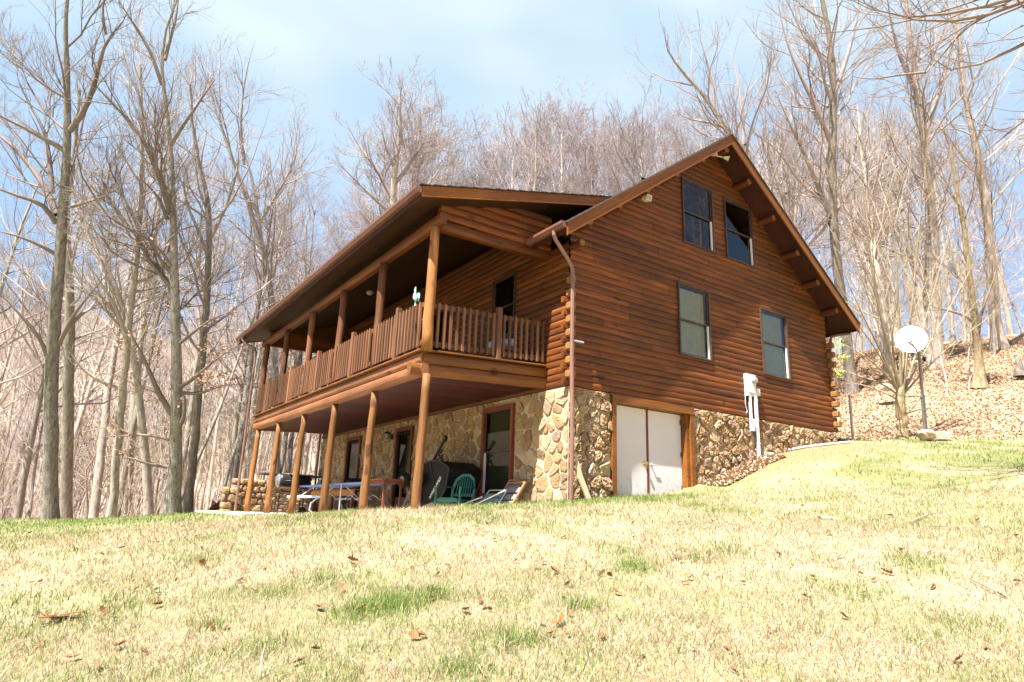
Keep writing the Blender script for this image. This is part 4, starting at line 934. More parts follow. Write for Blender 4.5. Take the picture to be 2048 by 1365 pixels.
# barrel barbecue
bq = empty('barrel_barbecue', (-2.0, 9.9, Z0), 'black barrel barbecue with pale end cap and red side shelf on a wheeled stand', 'barbecue')
c = Vector((-1.72, 9.9, .47)); mb = MB(); mb.lathe(c+Vector((-.43, 0, 0)), (1, 0, 0), [(0, 0), (.10, .0), (.185, .03), (.19, .1), (.19, .78), (.185, .84), (.0, .86)], 22); mb.beam(c+Vector((-.3, -.20, .0)), c+Vector((.32, -.20, .0)), .02, .02); mb.build('barrel', M['black'], bq, True)
mb = MB(); mb.lathe(c+Vector((-.46, 0, 0)), (-1, 0, 0), [(.188, -.04), (.15, .0), (.08, .02), (0, .022)], 22); mb.build('end_cap', M['galv'], bq, True)
mb = MB(); mb.beam((-2.30, 9.66, .26), (-1.30, 9.66, .26), .22, .025, .004); mb.build('side_shelf', M['redtrim'], bq)
mb = MB(); mb.tube([(-2.1, 9.8, Z0), (-2.1, 9.8, .1), (-2.02, 9.8, .18), (-1.5, 9.8, .18), (-1.42, 9.8, .1), (-1.42, 9.8, Z0)], .018, 8); mb.tube([(-2.1, 10.1, Z0), (-2.1, 10.1, .2), (-1.42, 10.1, .2), (-1.42, 10.1, Z0)], .018, 8); mb.build('stand', M['black'], bq)
for x in (-1.44,): mb = MB(); mb.lathe((x, 9.74, -.30), (0, 1, 0), [(0, -.02), (.09, -.02), (.1, 0), (.09, .02), (0, .02)], 18); mb.build('wheel', M['rubber'], bq)
mb = MB(); mb.tube([(-2.12, 9.95, .62), (-2.12, 9.95, .78)], .03, 8); mb.build('chimney', M['black'], bq)
# fieldstone fireplace wall at the end of the patio
def rubble(name, x0, x1, y, z0, z1, depth, seed, parent):
    rn = random.Random(seed); mb = MB(); z = z0
    while z < z1:
        hh = rn.uniform(.09, .24); x = x0
        while x < x1:
            ww = rn.uniform(.13, .38); cx, cz = x+ww/2, z+hh/2; mb.cur = rn.random(); k = 9; vs = []; pr = [(0, -.5), (.55, -.42), (.95, -.1), (.95, .1), (.55, .42), (0, .5)]
            for rr, dd in pr:
                for j in range(k):
                    a = 2*math.pi*j/k; ca_, sa_ = math.cos(a), math.sin(a); vs.append((cx+rr*ww*.52*math.copysign(abs(ca_)**.55, ca_)*rn.uniform(.86, 1.08), y+dd*depth+rn.uniform(-.02, .02), cz+rr*hh*.54*math.copysign(abs(sa_)**.55, sa_)*rn.uniform(.86, 1.08)))
            mb.add(vs, [[i*k+j, (i+1)*k+j, (i+1)*k+(j+1) % k, i*k+(j+1) % k] for i in range(len(pr)-1) for j in range(k)]); x += ww*.93
        z += hh*.9
    return mb.build(name, M['stone'], parent, False)
fp = empty('stone_fireplace', (-1.3, 12.75, Z0), 'low field stone outdoor fireplace with dark slab top at the far patio end', 'fireplace')
rubble('stonework', -2.75, -1.75, 12.75, Z0, .55, .34, 2, fp); rubble('stonework', -1.8, -.15, 12.8, Z0, .30, .34, 3, fp); rubble('stonework', -1.2, -.35, 12.8, .3, .72, .36, 5, fp)
mb = MB(); mb.beam((-1.9, 12.8, .76), (-.05, 12.8, .76), .5, .06, .01); mb.build('slab_top', M['shingle'], fp); mb = MB(); mb.box(-2.7, -.2, 12.72, 12.86, Z0, .28); mb.build('core', M['mortar'], fp)
sp = empty('stone_pillar', (-3.05, 12.3, -.45), 'short pale stone pillar at the far corner by the downspout', 'pillar'); rubble('stonework', -3.05, -2.76, 12.45, -.45, .10, .28, 8, sp)
# small white box hanging under the deck
hb_ = empty('hanging_gauge', (-1.5, 10.17, 1.98), 'small white box hanging under the deck between the posts', 'gauge'); mb = MB(); mb.beam((-1.5, 10.17, 1.73), (-1.5, 10.17, 1.90), .09, .05, .006); mb.build('box', M['white'], hb_); mb = MB(); mb.tube([(-1.5, 10.17, 1.9), (-1.5, 10.17, 1.99)], .006, 5); mb.build('hook', M['galv'], hb_); mb = MB(); mb.beam((-1.5, 10.17, 1.60), (-1.5, 10.17, 1.73), .03, .02); mb.build('tag_strip', M['brass'], hb_)

# ---- things on the porch
rs_ = empty('rooster_figure', (-2.60, 1.02, 3.215), 'verdigris metal rooster standing on the porch rail beside the corner post', 'figurine'); bx, by, bz = -2.60, 1.04, 3.215
mb = MB(); mb.tube([(bx, by-.01, bz+.10), (bx, by+.03, bz+.16), (bx, by+.05, bz+.22), (bx, by+.055, bz+.29), (bx, by+.06, bz+.33)], [.02, .046, .034, .017, .019], 10); mb.tube([(bx, by+.07, bz+.325), (bx, by+.115, bz+.315)], [.010, .002], 6); mb.build('body', M['verdigris'], rs_, True)
mb = MB(); mb.prism([(bx-.004, by+a, bz+b) for a, b in ((.0, .125), (-.03, .13), (-.06, .165), (-.085, .16), (-.10, .12), (-.095, .07), (-.115, .09), (-.135, .13), (-.135, .18), (-.11, .225), (-.07, .24), (-.03, .21), (.0, .175))], (.008, 0, 0)); mb.build('tail', M['verdigris'], rs_)
mb = MB(); mb.prism([(bx-.003, by+a, bz+b) for a, b in ((.03, .335), (.035, .375), (.05, .36), (.06, .385), (.072, .36), (.088, .375), (.085, .34))], (.006, 0, 0)); mb.build('comb', M['verdigris'], rs_)
mb = MB(); mb.tube([(bx, by, bz+.11), (bx, by+.005, bz)], .007, 6); mb.tube([(bx, by+.035, bz+.13), (bx, by+.03, bz)], .007, 6); mb.beam((bx, by-.03, bz+.003), (bx, by+.08, bz+.003), .06, .006); mb.build('leg', M['verdigris'], rs_)
def porch_chair(x, y, a, label, top=1.0):
    e = empty('porch_chair', (x, y, 2.44), label, 'chair', 'chairs on the upper porch'); c = (x, y, 2.44)
    mb = MB(); mb.beam((-.22, 0, .42), (.24, 0, .42), .5, .04, .01); rotpts(mb, c, a).build('seat', M['greywood'], e)
    mb = MB(); mb.tube([(-.22, -.25, .40), (-.30, -.25, top-.12), (-.32, -.14, top), (-.32, .14, top), (-.30, .25, top-.12), (-.22, .25, .40)], .018, 8); mb.beam((-.23, 0, .45), (-.31, 0, top-.03), .42, .02); rotpts(mb, c, a).build('backrest', M['blind'], e)
    for sx, sy in ((.22, .22), (.22, -.22), (-.22, .22), (-.22, -.22)): mb = MB(); mb.tube([(sx, sy, 0), (sx, sy, .42)], .016, 6); rotpts(mb, c, a).build('leg', M['greywood'], e)
porch_chair(-1.55, 3.05, 1.2, 'curved back porch chair showing above the near railing', 1.12)
porch_chair(-1.35, 9.2, 1.0, 'pale porch chair showing above the far railing', 1.15)
cs = empty('blue_cushion', (-.55, 1.25, 2.9), 'blue cushion glimpsed between the side balusters', 'cushion'); mb = MB(); mb.beam((-.75, 1.35, 2.93), (-.35, 1.35, 3.0), .4, .14, .05); mb.build('cover', M['paleblue'], cs); mb = MB(); mb.beam((-.78, 1.35, 2.83), (-.3, 1.35, 2.83), .5, .08, .01); mb.box(-.7, -.4, 1.2, 1.5, 2.45, 2.79); mb.build('stool', M['greywood'], cs)

# ------------------------------------------------------------------ satellite dish on its mast, rock, stakes, pipe
B = Vector((13.25, -.30, 2.34)); ds = empty('satellite_dish', B, 'round white satellite dish on a tall galvanised mast beside the young tree', 'satellite dish')
Cd = Vector(at(1822, 679, 18.8)); top_ = Vector(at(1838, 706, 18.85)); base = Vector(at(1851, 866, 18.8))
mb = MB(); mid = base.lerp(top_, .45); mb.tube([base-Vector((0, 0, .25)), mid], .055, 12); mb.tube([mid, top_], .04, 12); mb.lathe(mid, (0, 0, 1), [(.055, -.04), (.065, -.03), (.065, .03), (.04, .04)], 12); mb.build('mast', M['galv'], ds)
nrm = (Vector(CAM)-Cd).normalized()+Vector((-.25, -.05, .38)); nrm.normalize(); R_ = .40
mb = MB(); prof = [(R_*f, -.09*(1-f*f)) for f in [i/8 for i in range(9)]]+[(R_+.008, .006), (R_+.008, -.006)]+[(R_*f, -.09*(1-f*f)-.012) for f in [i/6 for i in range(6, -1, -1)]]
mb.lathe(Cd, nrm, prof, 40); mb.build('reflector', M['dishwhite'], ds, True)
mb = MB(); dn = (Vector(at(1840, 708, 18.6))-Cd); feed = Cd+nrm*.34+Vector((0, 0, -.05)); low = Cd-nrm*.0+Vector(_R)*.10+Vector((0, 0, -.33))
mb.beam(top_+nrm*.06, Vector(at(1821, 686, 18.25)), .045, .05, .006); mb.beam(Vector(at(1819, 684, 18.27)), Vector(at(1824, 690, 18.2)), .09, .07, .01); mb.beam(top_, Cd-nrm*.10, .07, .07, .006); mb.build('feed_arm', M['galv'], ds)
mb = MB(); pts = [top_+Vector((0, 0, -.05))]
for k in range(14): a = k*.9; pts.append(top_+Vector(_R)*(.07+.035*math.sin(a))+Vector((0, 0, -.18+.07*math.cos(a)))-Vector(_F)*(.05+.004*k))
mb.tube(pts, .012, 6); mb.build('cable_coil', M['black'], ds)
def rock(name, c, s, seed, mat, label, cat='rock', flat=.0):
    rn = np.random.default_rng(seed); import bmesh
    bm = bmesh.new(); bmesh.ops.create_icosphere(bm, subdivisions=3, radius=1); offs = rn.normal(0, 1, (7, 3)); offs /= np.linalg.norm(offs, axis=1)[:, None]
    for v in bm.verts:
        p = np.array(v.co); 
        for o_ in offs: 
            k = p@o_
            if k > .72: p = p-o_*(k-.72)
        p = p*(1+.03*rn.normal()); v.co = Vector((c[0]+p[0]*s[0], c[1]+p[1]*s[1], c[2]+p[2]*s[2]))
    me = bpy.data.meshes.new(name); bm.to_mesh(me); bm.free(); return tag(link_mesh(name, me, mat), label, cat)
g = ground_at(1862, 880); rock('rock', at(1853, 871, 18.6), (.30, .26, .17), 3, M['rock'], 'pale angular boulder at the foot of the dish mast')
mb = MB(); c0 = Vector(at(1880, 871, 18.7)); mb.beam(c0+Vector((-.14, .08, -.02)), c0+Vector((.2, -.12, -.02)), .22, .24, .02); tag(mb.build('concrete_block', M['rock']), 'grey squared block beside the boulder under the dish mast', 'block')
b = at(1706, 882, 17.2); tpt = at(1699, 790, 17.2); mb = MB(); mb.beam(Vector(b)-Vector((0, 0, .2)), tpt, .07, .05, .006); tag(mb.build('fence_stake', M['stakegrey']), 'weathered grey stake standing right of the cabin', 'stake')
pts = []
for px, py in ((1530, 915), (1560, 906), (1610, 897), (1660, 891), (1700, 887)): g = ground_at(px, py); pts.append(g+Vector((0, 0, .03)))
mb = MB(); mb.tube(pts, .028, 8); tag(mb.build('drain_pipe', M['white']), 'white plastic pipe lying on the bare ground right of the cabin', 'pipe')
M['stump'] = bark('weathered_stump', (.06, .05, .04), (.14, .12, .10), (.22, .19, .16))
def stump(px, py, D, w, h_, label, mat, seed):
    g = Vector(at(px, py, D)); rn = random.Random(seed); e = empty('tree_stump', g, label, 'stump'); mb = MB(); k = 14; vs = []
    for z, r in ((-.15, 1.5), (.0, 1.25), (.12, .95), (.5*h_, .8), (h_, .75)):
        for j in range(k): a = 2*math.pi*j/k; f = r*w*(1+.12*math.sin(3*a+seed)+rn.uniform(-.06, .06))*(1 if z > .1 else 1+.25*max(0, math.sin(4*a+1))); vs.append((g.x+f*math.cos(a), g.y+f*math.sin(a), g.z+z*(1 if z < h_ else 1+.25*math.sin(2*a+seed))))
    mb.add(vs, [[i*k+j, i*k+(j+1) % k, (i+1)*k+(j+1) % k, (i+1)*k+j] for i in range(4) for j in range(k)]+[[4*k+j for j in range(k)]]); mb.build('bole', mat, e, True); return e
stump(428, 1022, 22.3, .16, .30, 'rotten red-brown stump on the lawn edge left of the cabin', M['redtrim'], 2); stump(2040, 745, 24, .14, .55, 'weathered grey stump on the leafy slope at the right edge', M['stump'], 5)
for px, py, D, w, lb in ((1770, 776, 24, (.42, .3, .16), 'pale boulder in the leaves above the young tree'),):
    rock('rock', at(px, py, D), w, int(px), M['rock'], lb)
# fallen logs on the slope
for px0, py0_, px1, py1_, D, r, lb in ((1960, 690, 2000, 688, 33, .10, 'dark fallen log below the large pale trunk'), (1810, 722, 1870, 712, 30, .07, 'thin fallen log behind the dish'), (2015, 695, 2048, 668, 32, .12, 'dark fallen log at the right edge of the slope')):
    p, q = Vector(at(px0, py0_, D)), Vector(at(px1, py1_, D)); mb = MB(); mb.tube([p-(q-p)*.4, p, p.lerp(q, .5)+Vector((0, 0, .04)), q], [r, r, r*.9, r*.7], 10); tag(mb.build('fallen_log', M['bark_left']), lb, 'log')

# ------------------------------------------------------------------ leaves, sticks and bark on the lawn
def leaf_mesh(name, seed, mat, size=1.0):
    rn = random.Random(seed); out = []; lob = [(0, .0), (.10, .05), (.22, .22), (.30, .12), (.42, .30), (.50, .14), (.64, .34), (.72, .16), (.85, .22), (1, 0)]
    up = [(a, b*rn.uniform(.8, 1.2)) for a, b in lob]; cu1, cu2 = rn.uniform(.25, .7), rn.uniform(.3, 1.1); mb = MB(); Zf = lambda a, b: cu1*(a-.5)**2*.8+cu2*abs(b)+.25*b*rn.uniform(.5, 1)
    L = [((a-.5)*size, b*size, Zf(a, b)*size) for a, b in up]; Cn = [((a-.5)*size, 0, cu1*(a-.5)**2*.8*size) for a, b in up]; Rr = [((a-.5)*size, -b*size, Zf(a, -b)*size) for a, b in up]; n = len(up)
    mb.add(L+Cn+Rr, [[i, i+1, n+i+1, n+i] for i in range(n-1)]+[[n+i, n+i+1, 2*n+i+1, 2*n+i] for i in range(n-1)])
    vs = mb.v; mb.v = vs+[(x, y, z-.004*size*10*.12) for x, y, z in vs]; off = len(vs); mb.f += [[off+i for i in f[::-1]] for f in mb.f]; mb.a = [.5]*len(mb.f)
    st = len(mb.v); mb.tube([(.5*size, 0, cu1*.2*size), (.68*size, .03*size, cu1*.2*size)], .012*size, 4)
    me = bpy.data.meshes.new(name); me.from_pydata(mb.v, [], mb.f); me.materials.append(mat); me.update(); return me
LM_ = [leaf_mesh('dead_leaf', i, [M['leafbrown'], M['leafbrown'], M['leaftan'], M['leaforange']][i % 4]) for i in range(8)]
def put_leaf(px, py, size, me, label, group='dead leaves scattered on the lawn', tilt=.5, name='dead_leaf'):
    g = ground_at(px, py); o = bpy.data.objects.new(name, me); COL.objects.link(o); rn = random.Random(int(px*7+py))
    o.location = g+Vector((0, 0, .02+size*.12)); o.scale = (size,)*3; o.rotation_euler = (rn.uniform(-tilt, tilt), rn.uniform(-tilt, tilt), rn.uniform(0, 6.28)); return tag(o, label, 'leaf', group)
hero = [(403, 1137, .13, 3, 'bright orange oak leaf standing upright in the straw grass at left'), (1120, 1253, .13, 3, 'orange brown oak leaf curled up in the grass below the cabin doors'), (240, 1300, .11, 0, 'dark brown lobed leaf near the lower left corner'), (636, 1224, .12, 1, 'pointed brown leaf left of the brightest green tuft'),
 (705, 1128, .12, 4, 'thin dark leaf standing on edge beyond the green tuft'), (1773, 1152, .13, 5, 'broad dark leaf lying on green grass at right'), (930, 1230, .11, 5, 'grey-brown crumpled leaf right of the brightest tuft'), (1075, 1140, .12, 2, 'pale tan curled leaf in mid lawn'),
 (1108, 1150, .12, 0, 'dark curled leaf beside the pale tan one in mid lawn'), (1205, 1155, .10, 1, 'brown leaf lying in the green tuft at mid right'), (1920, 1330, .11, 6, 'pale brown leaf in the lower right corner'), (452, 1262, .10, 2, 'tan leaf in front of the lower left tuft'), (420, 1265, .09, 0, 'small dark leaf in the lower left of the lawn'), (316, 1218, .10, 1, 'brown leaf on the lower left straw'), (205, 1232, .10, 4, 'brown leaf beside the bark piece')]
for px, py, s, k, lb in hero: put_leaf(px, py, s, LM_[k], lb, None, .9)
rn = random.Random(12)
for i in range(120):
    px = rn.uniform(20, 2040); py = 1045+(rn.random()**1.3)*315-((px > 1400)*(px-1400)*.22)*rn.random(); k = rn.choice([0, 1, 4, 5, 0, 2, 6, 1]); s = rn.uniform(.05, .095)
    g = ground_at(px, py)
    if woods(np.array([g.x]), np.array([g.y]))[0] > -.2: continue
    put_leaf(px, py, s, LM_[k], 'small dry tan leaf among the grass of the lawn' if k in (2, 6) else 'small curled brown leaf among the grass of the lawn', 'small tan leaves on the lawn' if k in (2, 6) else 'small brown leaves on the lawn', .6)
g = ground_at(122, 1245); mb = MB(); rn = random.Random(3)
for k in range(9): a = .2+.5*rn.random(); p = g+Vector((rn.uniform(-.06, .06), rn.uniform(-.04, .04), .012+.006*k)); d = Vector((math.cos(a-.55), math.sin(a-.55), rn.uniform(-.05, .15)))*rn.uniform(.04, .11); mb.beam(p-d, p+d, rn.uniform(.012, .035), .006, .001)
tag(mb.build('bark_piece', M['leafbrown']), 'splintered red-brown piece of bark on the lower left lawn', 'bark')
for (a, b, c, d), r, mt_, lb in (((518, 1362, 526, 1325), .006, 'palewood', 'short white stick upright at the bottom edge'), ((1820, 1050, 1885, 1028), .009, 'greywood', 'long grey stick lying on the upper right lawn'), ((1850, 1057, 1930, 1062), .007, 'greywood', 'thin grey stick lying under the longer one'), ((1940, 1165, 2010, 1200), .007, 'greywood', 'thin twig lying near the right edge'), ((1640, 1040, 1680, 1043), .014, 'white', 'pale white scrap lying on the upper lawn'), ((1345, 1125, 1400, 1115), .006, 'greywood', 'small dark twig in mid lawn')):
    p, q = ground_at(a, b), ground_at(c, d); up = .03
    if a == 518: q = p+Vector((.02, .03, .16))
    mb = MB(); mb.tube([p+Vector((0, 0, up)), p.lerp(q, .5)+Vector((0, .015, up+.01)), q+Vector((0, 0, up))], [r, r*.9, r*.5], 6); tag(mb.build('twig' if mt_ != 'white' else 'paper_scrap', M[mt_]), lb, 'stick' if mt_ != 'white' else 'scrap')
g = ground_at(1795, 1205); mb = MB(); mb.lathe(g+Vector((0, 0, .05)), (-.2, -.3, 1), [(0, .004), (.018, .0), (0, -.004)], 10); mb.tube([g, g+Vector((0, 0, .05))], .002, 4); tag(mb.build('dandelion', plain('dandelion_yellow', (.75, .60, .02))), 'single yellow dandelion in the right lawn', 'flower')
# ------------------------------------------------------------------ bare trees, grown level by level with numpy
def nrm_(v): return v/np.maximum(np.linalg.norm(v, axis=-1, keepdims=True), 1e-9)
def tubes(P, R, k):
    """P (B,n,3) R (B,n) -> verts, quads"""
    B, n = R.shape; T = np.empty_like(P); T[:, 1:-1] = P[:, 2:]-P[:, :-2]; T[:, 0] = P[:, 1]-P[:, 0]; T[:, -1] = P[:, -1]-P[:, -2]; T = nrm_(T)
    t0 = T.mean(1, keepdims=True); ref = np.where(np.abs(t0[..., 2:]) < .8*np.linalg.norm(t0, axis=-1, keepdims=True), np.array([0, 0, 1.]), np.array([1., 0, 0]))
    A = nrm_(np.cross(T, ref)); Bn = np.cross(T, A); a = np.arange(k)*2*np.pi/k
    V = P[:, :, None]+(A[:, :, None]*np.cos(a)[:, None]+Bn[:, :, None]*np.sin(a)[:, None])*R[:, :, None, None]
    i = np.arange(B)[:, None, None]*n*k+np.arange(n-1)[None, :, None]*k; j = np.arange(k)[None, None]; jn = (j+1) % k
    return V.reshape(-1, 3), np.stack([i+j, i+jn, i+k+jn, i+k+j], -1).reshape(-1, 4)
def sprout(P, R, count, t0, t1, ang, lenf, npts, rr, up, wob, rng, rmin=.003, maxlen=99, bylen=True, tip=.35):
    """children of the branches P; returns their points and radii"""
    B, n = R.shape; L = np.linalg.norm(np.diff(P, axis=1), axis=2).sum(1)
    w = L if bylen else np.ones(B); idx = rng.choice(B, count, p=w/w.sum()); t = t0+(t1-t0)*rng.random(count)
    f = t*(n-1); i = np.minimum(f.astype(int), n-2); fr = (f-i)[:, None]; p = P[idx, i]*(1-fr)+P[idx, i+1]*fr; r = R[idx, i]*(1-fr[:, 0])+R[idx, i+1]*fr[:, 0]
    T = nrm_(P[idx, i+1]-P[idx, i]); q = rng.normal(size=(count, 3)); q = nrm_(q-T*(q*T).sum(1, keepdims=True))
    a = np.radians(ang[0]+(ang[1]-ang[0])*rng.random(count))[:, None]; d = T*np.cos(a)+q*np.sin(a); d[:, 2] = np.where(d[:, 2] < -.1, d[:, 2]*.3, d[:, 2]); d = nrm_(d)
    ln = np.minimum(L[idx]*(lenf[0]+(lenf[1]-lenf[0])*rng.random(count))*(1.25-.75*t), maxlen); st = (ln/(npts-1))[:, None]; out = [p]; c = p
    for s in range(npts-1):
        d = nrm_(d+rng.normal(size=(count, 3))*wob+np.array([0, 0, up])); c = c+d*st; out.append(c)
    C = np.stack(out, 1); r0 = np.maximum(np.minimum(r*rr, ln*.0115), rmin)
    return C, np.maximum(r0[:, None]*(1-(1-tip)*np.linspace(0, 1, npts)[None]), rmin*.8)
def resample(pts, rad, n):
    pts = np.array(pts, float); rad = np.array(rad, float); L = np.r_[0, np.cumsum(np.linalg.norm(np.diff(pts, axis=0), axis=1))]; s = np.linspace(0, L[-1], n)
    P = np.stack([np.interp(s, L, pts[:, k]) for k in range(3)], 1); Q = P.copy()
    Q[1:-1] = (P[:-2]+2*P[1:-1]+P[2:])/4; return Q, np.interp(s, L, rad)
def spread(P, amp, rng):
    Q = P.copy(); Q[1:] += np.cumsum(rng.normal(size=(len(P)-1, 3))*amp, 0)*np.array([1, 1, .2]); return Q
def grow(trunk, tr, seed, n1=26, n2=170, n3=1300, n4=6500, t0=.35, ang=(30, 65), limbs=(), up=.10, wob=.16, rtw=.003, lenf=(.22, .42), n5=0, l4=(.3, .6)):
    rng = np.random.default_rng(seed); groups = []; TP, TR = trunk[None], tr[None]
    L1 = [sprout(TP, TR, n1, t0, .97, ang, lenf, 9, .45, up, wob, rng, .010, tip=.18)] if n1 else []
    if n1: L1.append(sprout(TP, TR, 4, .96, .999, (8, 30), (.12, .22), 9, .9, up, wob, rng, .012, tip=.25))
    for lp, lr in limbs: L1.append((lp[None], lr[None]))
    L1 = [(p, r) if p.shape[1] == 9 else tuple(x[None] for x in resample(p[0], r[0], 9)) for p, r in L1]
    P1 = np.concatenate([p for p, r in L1]); R1 = np.concatenate([r for p, r in L1])
    P2, R2 = sprout(P1, R1, n2, .12, .98, (22, 55), (.28, .6), 7, .5, up*.8, wob*1.05, rng, rtw*2.1, 4.2)
    P3, R3 = sprout(P2, R2, n3, .15, 1, (20, 55), (.3, .65), 5, .62, up*.7, wob*1.1, rng, rtw*1.3, 1.7)
    P4, R4 = sprout(P3, R3, n4, .15, 1, (20, 55), l4, 4, .65, up*.5, wob, rng, rtw, .8)
    out = [(P1, R1, 6), (P2, R2, 4), (P3, R3, 3), (P4, R4, 3)]
    if n5: P5, R5 = sprout(P4, R4, n5, .2, 1, (20, 50), (.4, .8), 3, .7, up*.4, wob, rng, rtw*.8, .4); out.append((P5, R5, 3))
    return out, P4
def crown_mesh(name, groups, origin):
    Vs, Fs, b = [], [], 0
    for P, R, k in groups:
        V, F = tubes(P-np.array(origin), R, k); Vs.append(V); Fs.append(F+b); b += len(V)
    return np_mesh(name, np.vstack(Vs), np.vstack(Fs), smooth=True)
def trunk_mesh(name, P, R, origin, flare=True, k=12, seed=0):
    R = R.copy(); rng = np.random.default_rng(seed)
    R[0] *= 1.45 if flare else 1; R[1] *= 1.12 if flare else 1
    V, F = tubes((P-np.array(origin))[None], R[None], k); return np_mesh(name, V, F, smooth=True)
def add_tree(name, base, trunk, tr, groups, barkm, twigm, label, group=None, extra=None):
    e = empty(name, base, label, 'tree', group)
    link_mesh('trunk', trunk_mesh('trunk', trunk, tr, base), barkm, e, False); link_mesh('crown', crown_mesh('crown', groups, base), twigm, e, False); return e
def px_line(L, D, D2=None):
    n = len(L); D2 = D if D2 is None else D2; return [at(a, b, D+(D2-D)*i/(n-1)) for i, (a, b, *_) in enumerate(L)]
def px_limb(L, D, D2=None):
    """(px,py,width_px) -> points and radii"""
    n = len(L); D2 = D if D2 is None else D2; P, R = resample(px_line(L, D, D2), [max(.007, l[2]*.5*(D+(D2-D)*i/(n-1))/FPX) for i, l in enumerate(L)], 9); return P, np.maximum(.004, R*(1-.86*np.linspace(0, 1, 9)**2.2))
def hero_tree(name, L, D, limbs, seed, barkm, twigm, label, D2=None, rust=0, **kw):
    n = len(L); D2 = D if D2 is None else D2; pts = px_line(L, D, D2); rad = [l[2]*.5*D/FPX for l in L]
    pts[0] = pts[0]-np.array([0, 0, .25]); T, R = resample(pts, rad, 26); rng = np.random.default_rng(seed+99); T[2:-1] += rng.normal(0, .012, (23, 3))
    g, tips = grow(T, R, seed, limbs=[px_limb(*l) for l in limbs], **kw)
    base = Vector(pts[0]); e = add_tree(name, base, T, R, g, barkm, twigm, label)
    if rust:
        q = np.concatenate([g[2][0].reshape(-1, 3), g[3][0].reshape(-1, 3)]); q = q[(q[:, 2] < base.z+8) & (q[:, 2] > base.z+.8)]; q = q[rng.random(len(q)) < .8]
        if len(q) > rust: q = q[rng.choice(len(q), rust)]
        m_ = len(q); s = .05*(.6+.8*rng.random(m_))[:, None]; u = nrm_(rng.normal(size=(m_, 3)))*s; v = nrm_(rng.normal(size=(m_, 3)))*s*.6; q = q-np.array(base)+rng.normal(0, .02, (m_, 3))
        link_mesh('withered_leaves', np_mesh('withered_leaves', np.stack([q-u, q-v, q+u, q+v], 1).reshape(-1, 3), np.arange(4*m_).reshape(-1, 4)), M['rustleaf'], e, False)
    return e
Q = TREEQ
S_ = lambda n: int(n*Q)
BL, BG, BP, BT = M['bark_left'], M['bark_grey'], M['bark_pale'], M['bark_tan']
hero_tree('oak_tree', [(103, 1048, 28.1), (101, 900, 25.8), (102, 780, 24.4), (108, 640, 22.9), (118, 520, 19.9), (126, 420, 17.0), (132, 330, 14.8), (136, 250, 13.3), (136, 180, 11.1), (132, 110, 9.6), (130, 40, 7.4), (140, -60, 5.9), (150, -160, 3.7)], 21,
  [([(140, 262, 12), (170, 225, 11), (190, 170, 10), (202, 110, 9), (212, 70, 8), (250, 50, 6), (262, 10, 4)], 21, 20), ([(212, 70, 6), (205, 30, 5), (212, -40, 4)], 20.4, 20),
   ([(128, 300, 11), (100, 285, 9), (60, 262, 8), (0, 232, 7), (-60, 200, 5)], 21, 20), ([(113, 430, 13), (98, 385, 12), (60, 330, 10), (0, 268, 9), (-60, 240, 6)], 21, 22),
   ([(105, 385, 10), (100, 320, 9), (88, 250, 8), (62, 220, 7), (36, 160, 6)], 21, 21.6), ([(113, 448, 11), (85, 405, 9), (40, 395, 8), (0, 378, 7), (-60, 360, 5)], 21, 20),
   ([(112, 510, 8), (80, 490, 7), (30, 470, 6), (-40, 455, 4)], 21, 20), ([(96, 720, 9), (85, 680, 8), (40, 630, 7), (0, 585, 5), (-40, 550, 3)], 21, 20), ([(118, 690, 9), (140, 640, 8), (170, 600, 6), (230, 530, 4)], 21, 20.2), ([(138, 415, 7), (190, 400, 6), (230, 385, 4)], 21, 20)],
  5, BL, M['twig_dark'], 'tall greenish grey tree with dark curving limbs at the far left of the lawn', n1=9, n2=S_(190), n3=S_(825), n4=S_(2940), t0=.45)
hero_tree('oak_tree', [(133, 1048, 21.8), (135, 900, 20.3), (138, 760, 19.5), (140, 640, 17.9), (138, 540, 14.0), (132, 430, 10.1), (150, 300, 7.0), (160, 180, 4.7)], 25, [], 6, BG, M['twig_grey'],
  'paler straight trunk just behind the greenish far left tree', n1=16, n2=S_(100), n3=S_(385), n4=S_(1176), t0=.4)
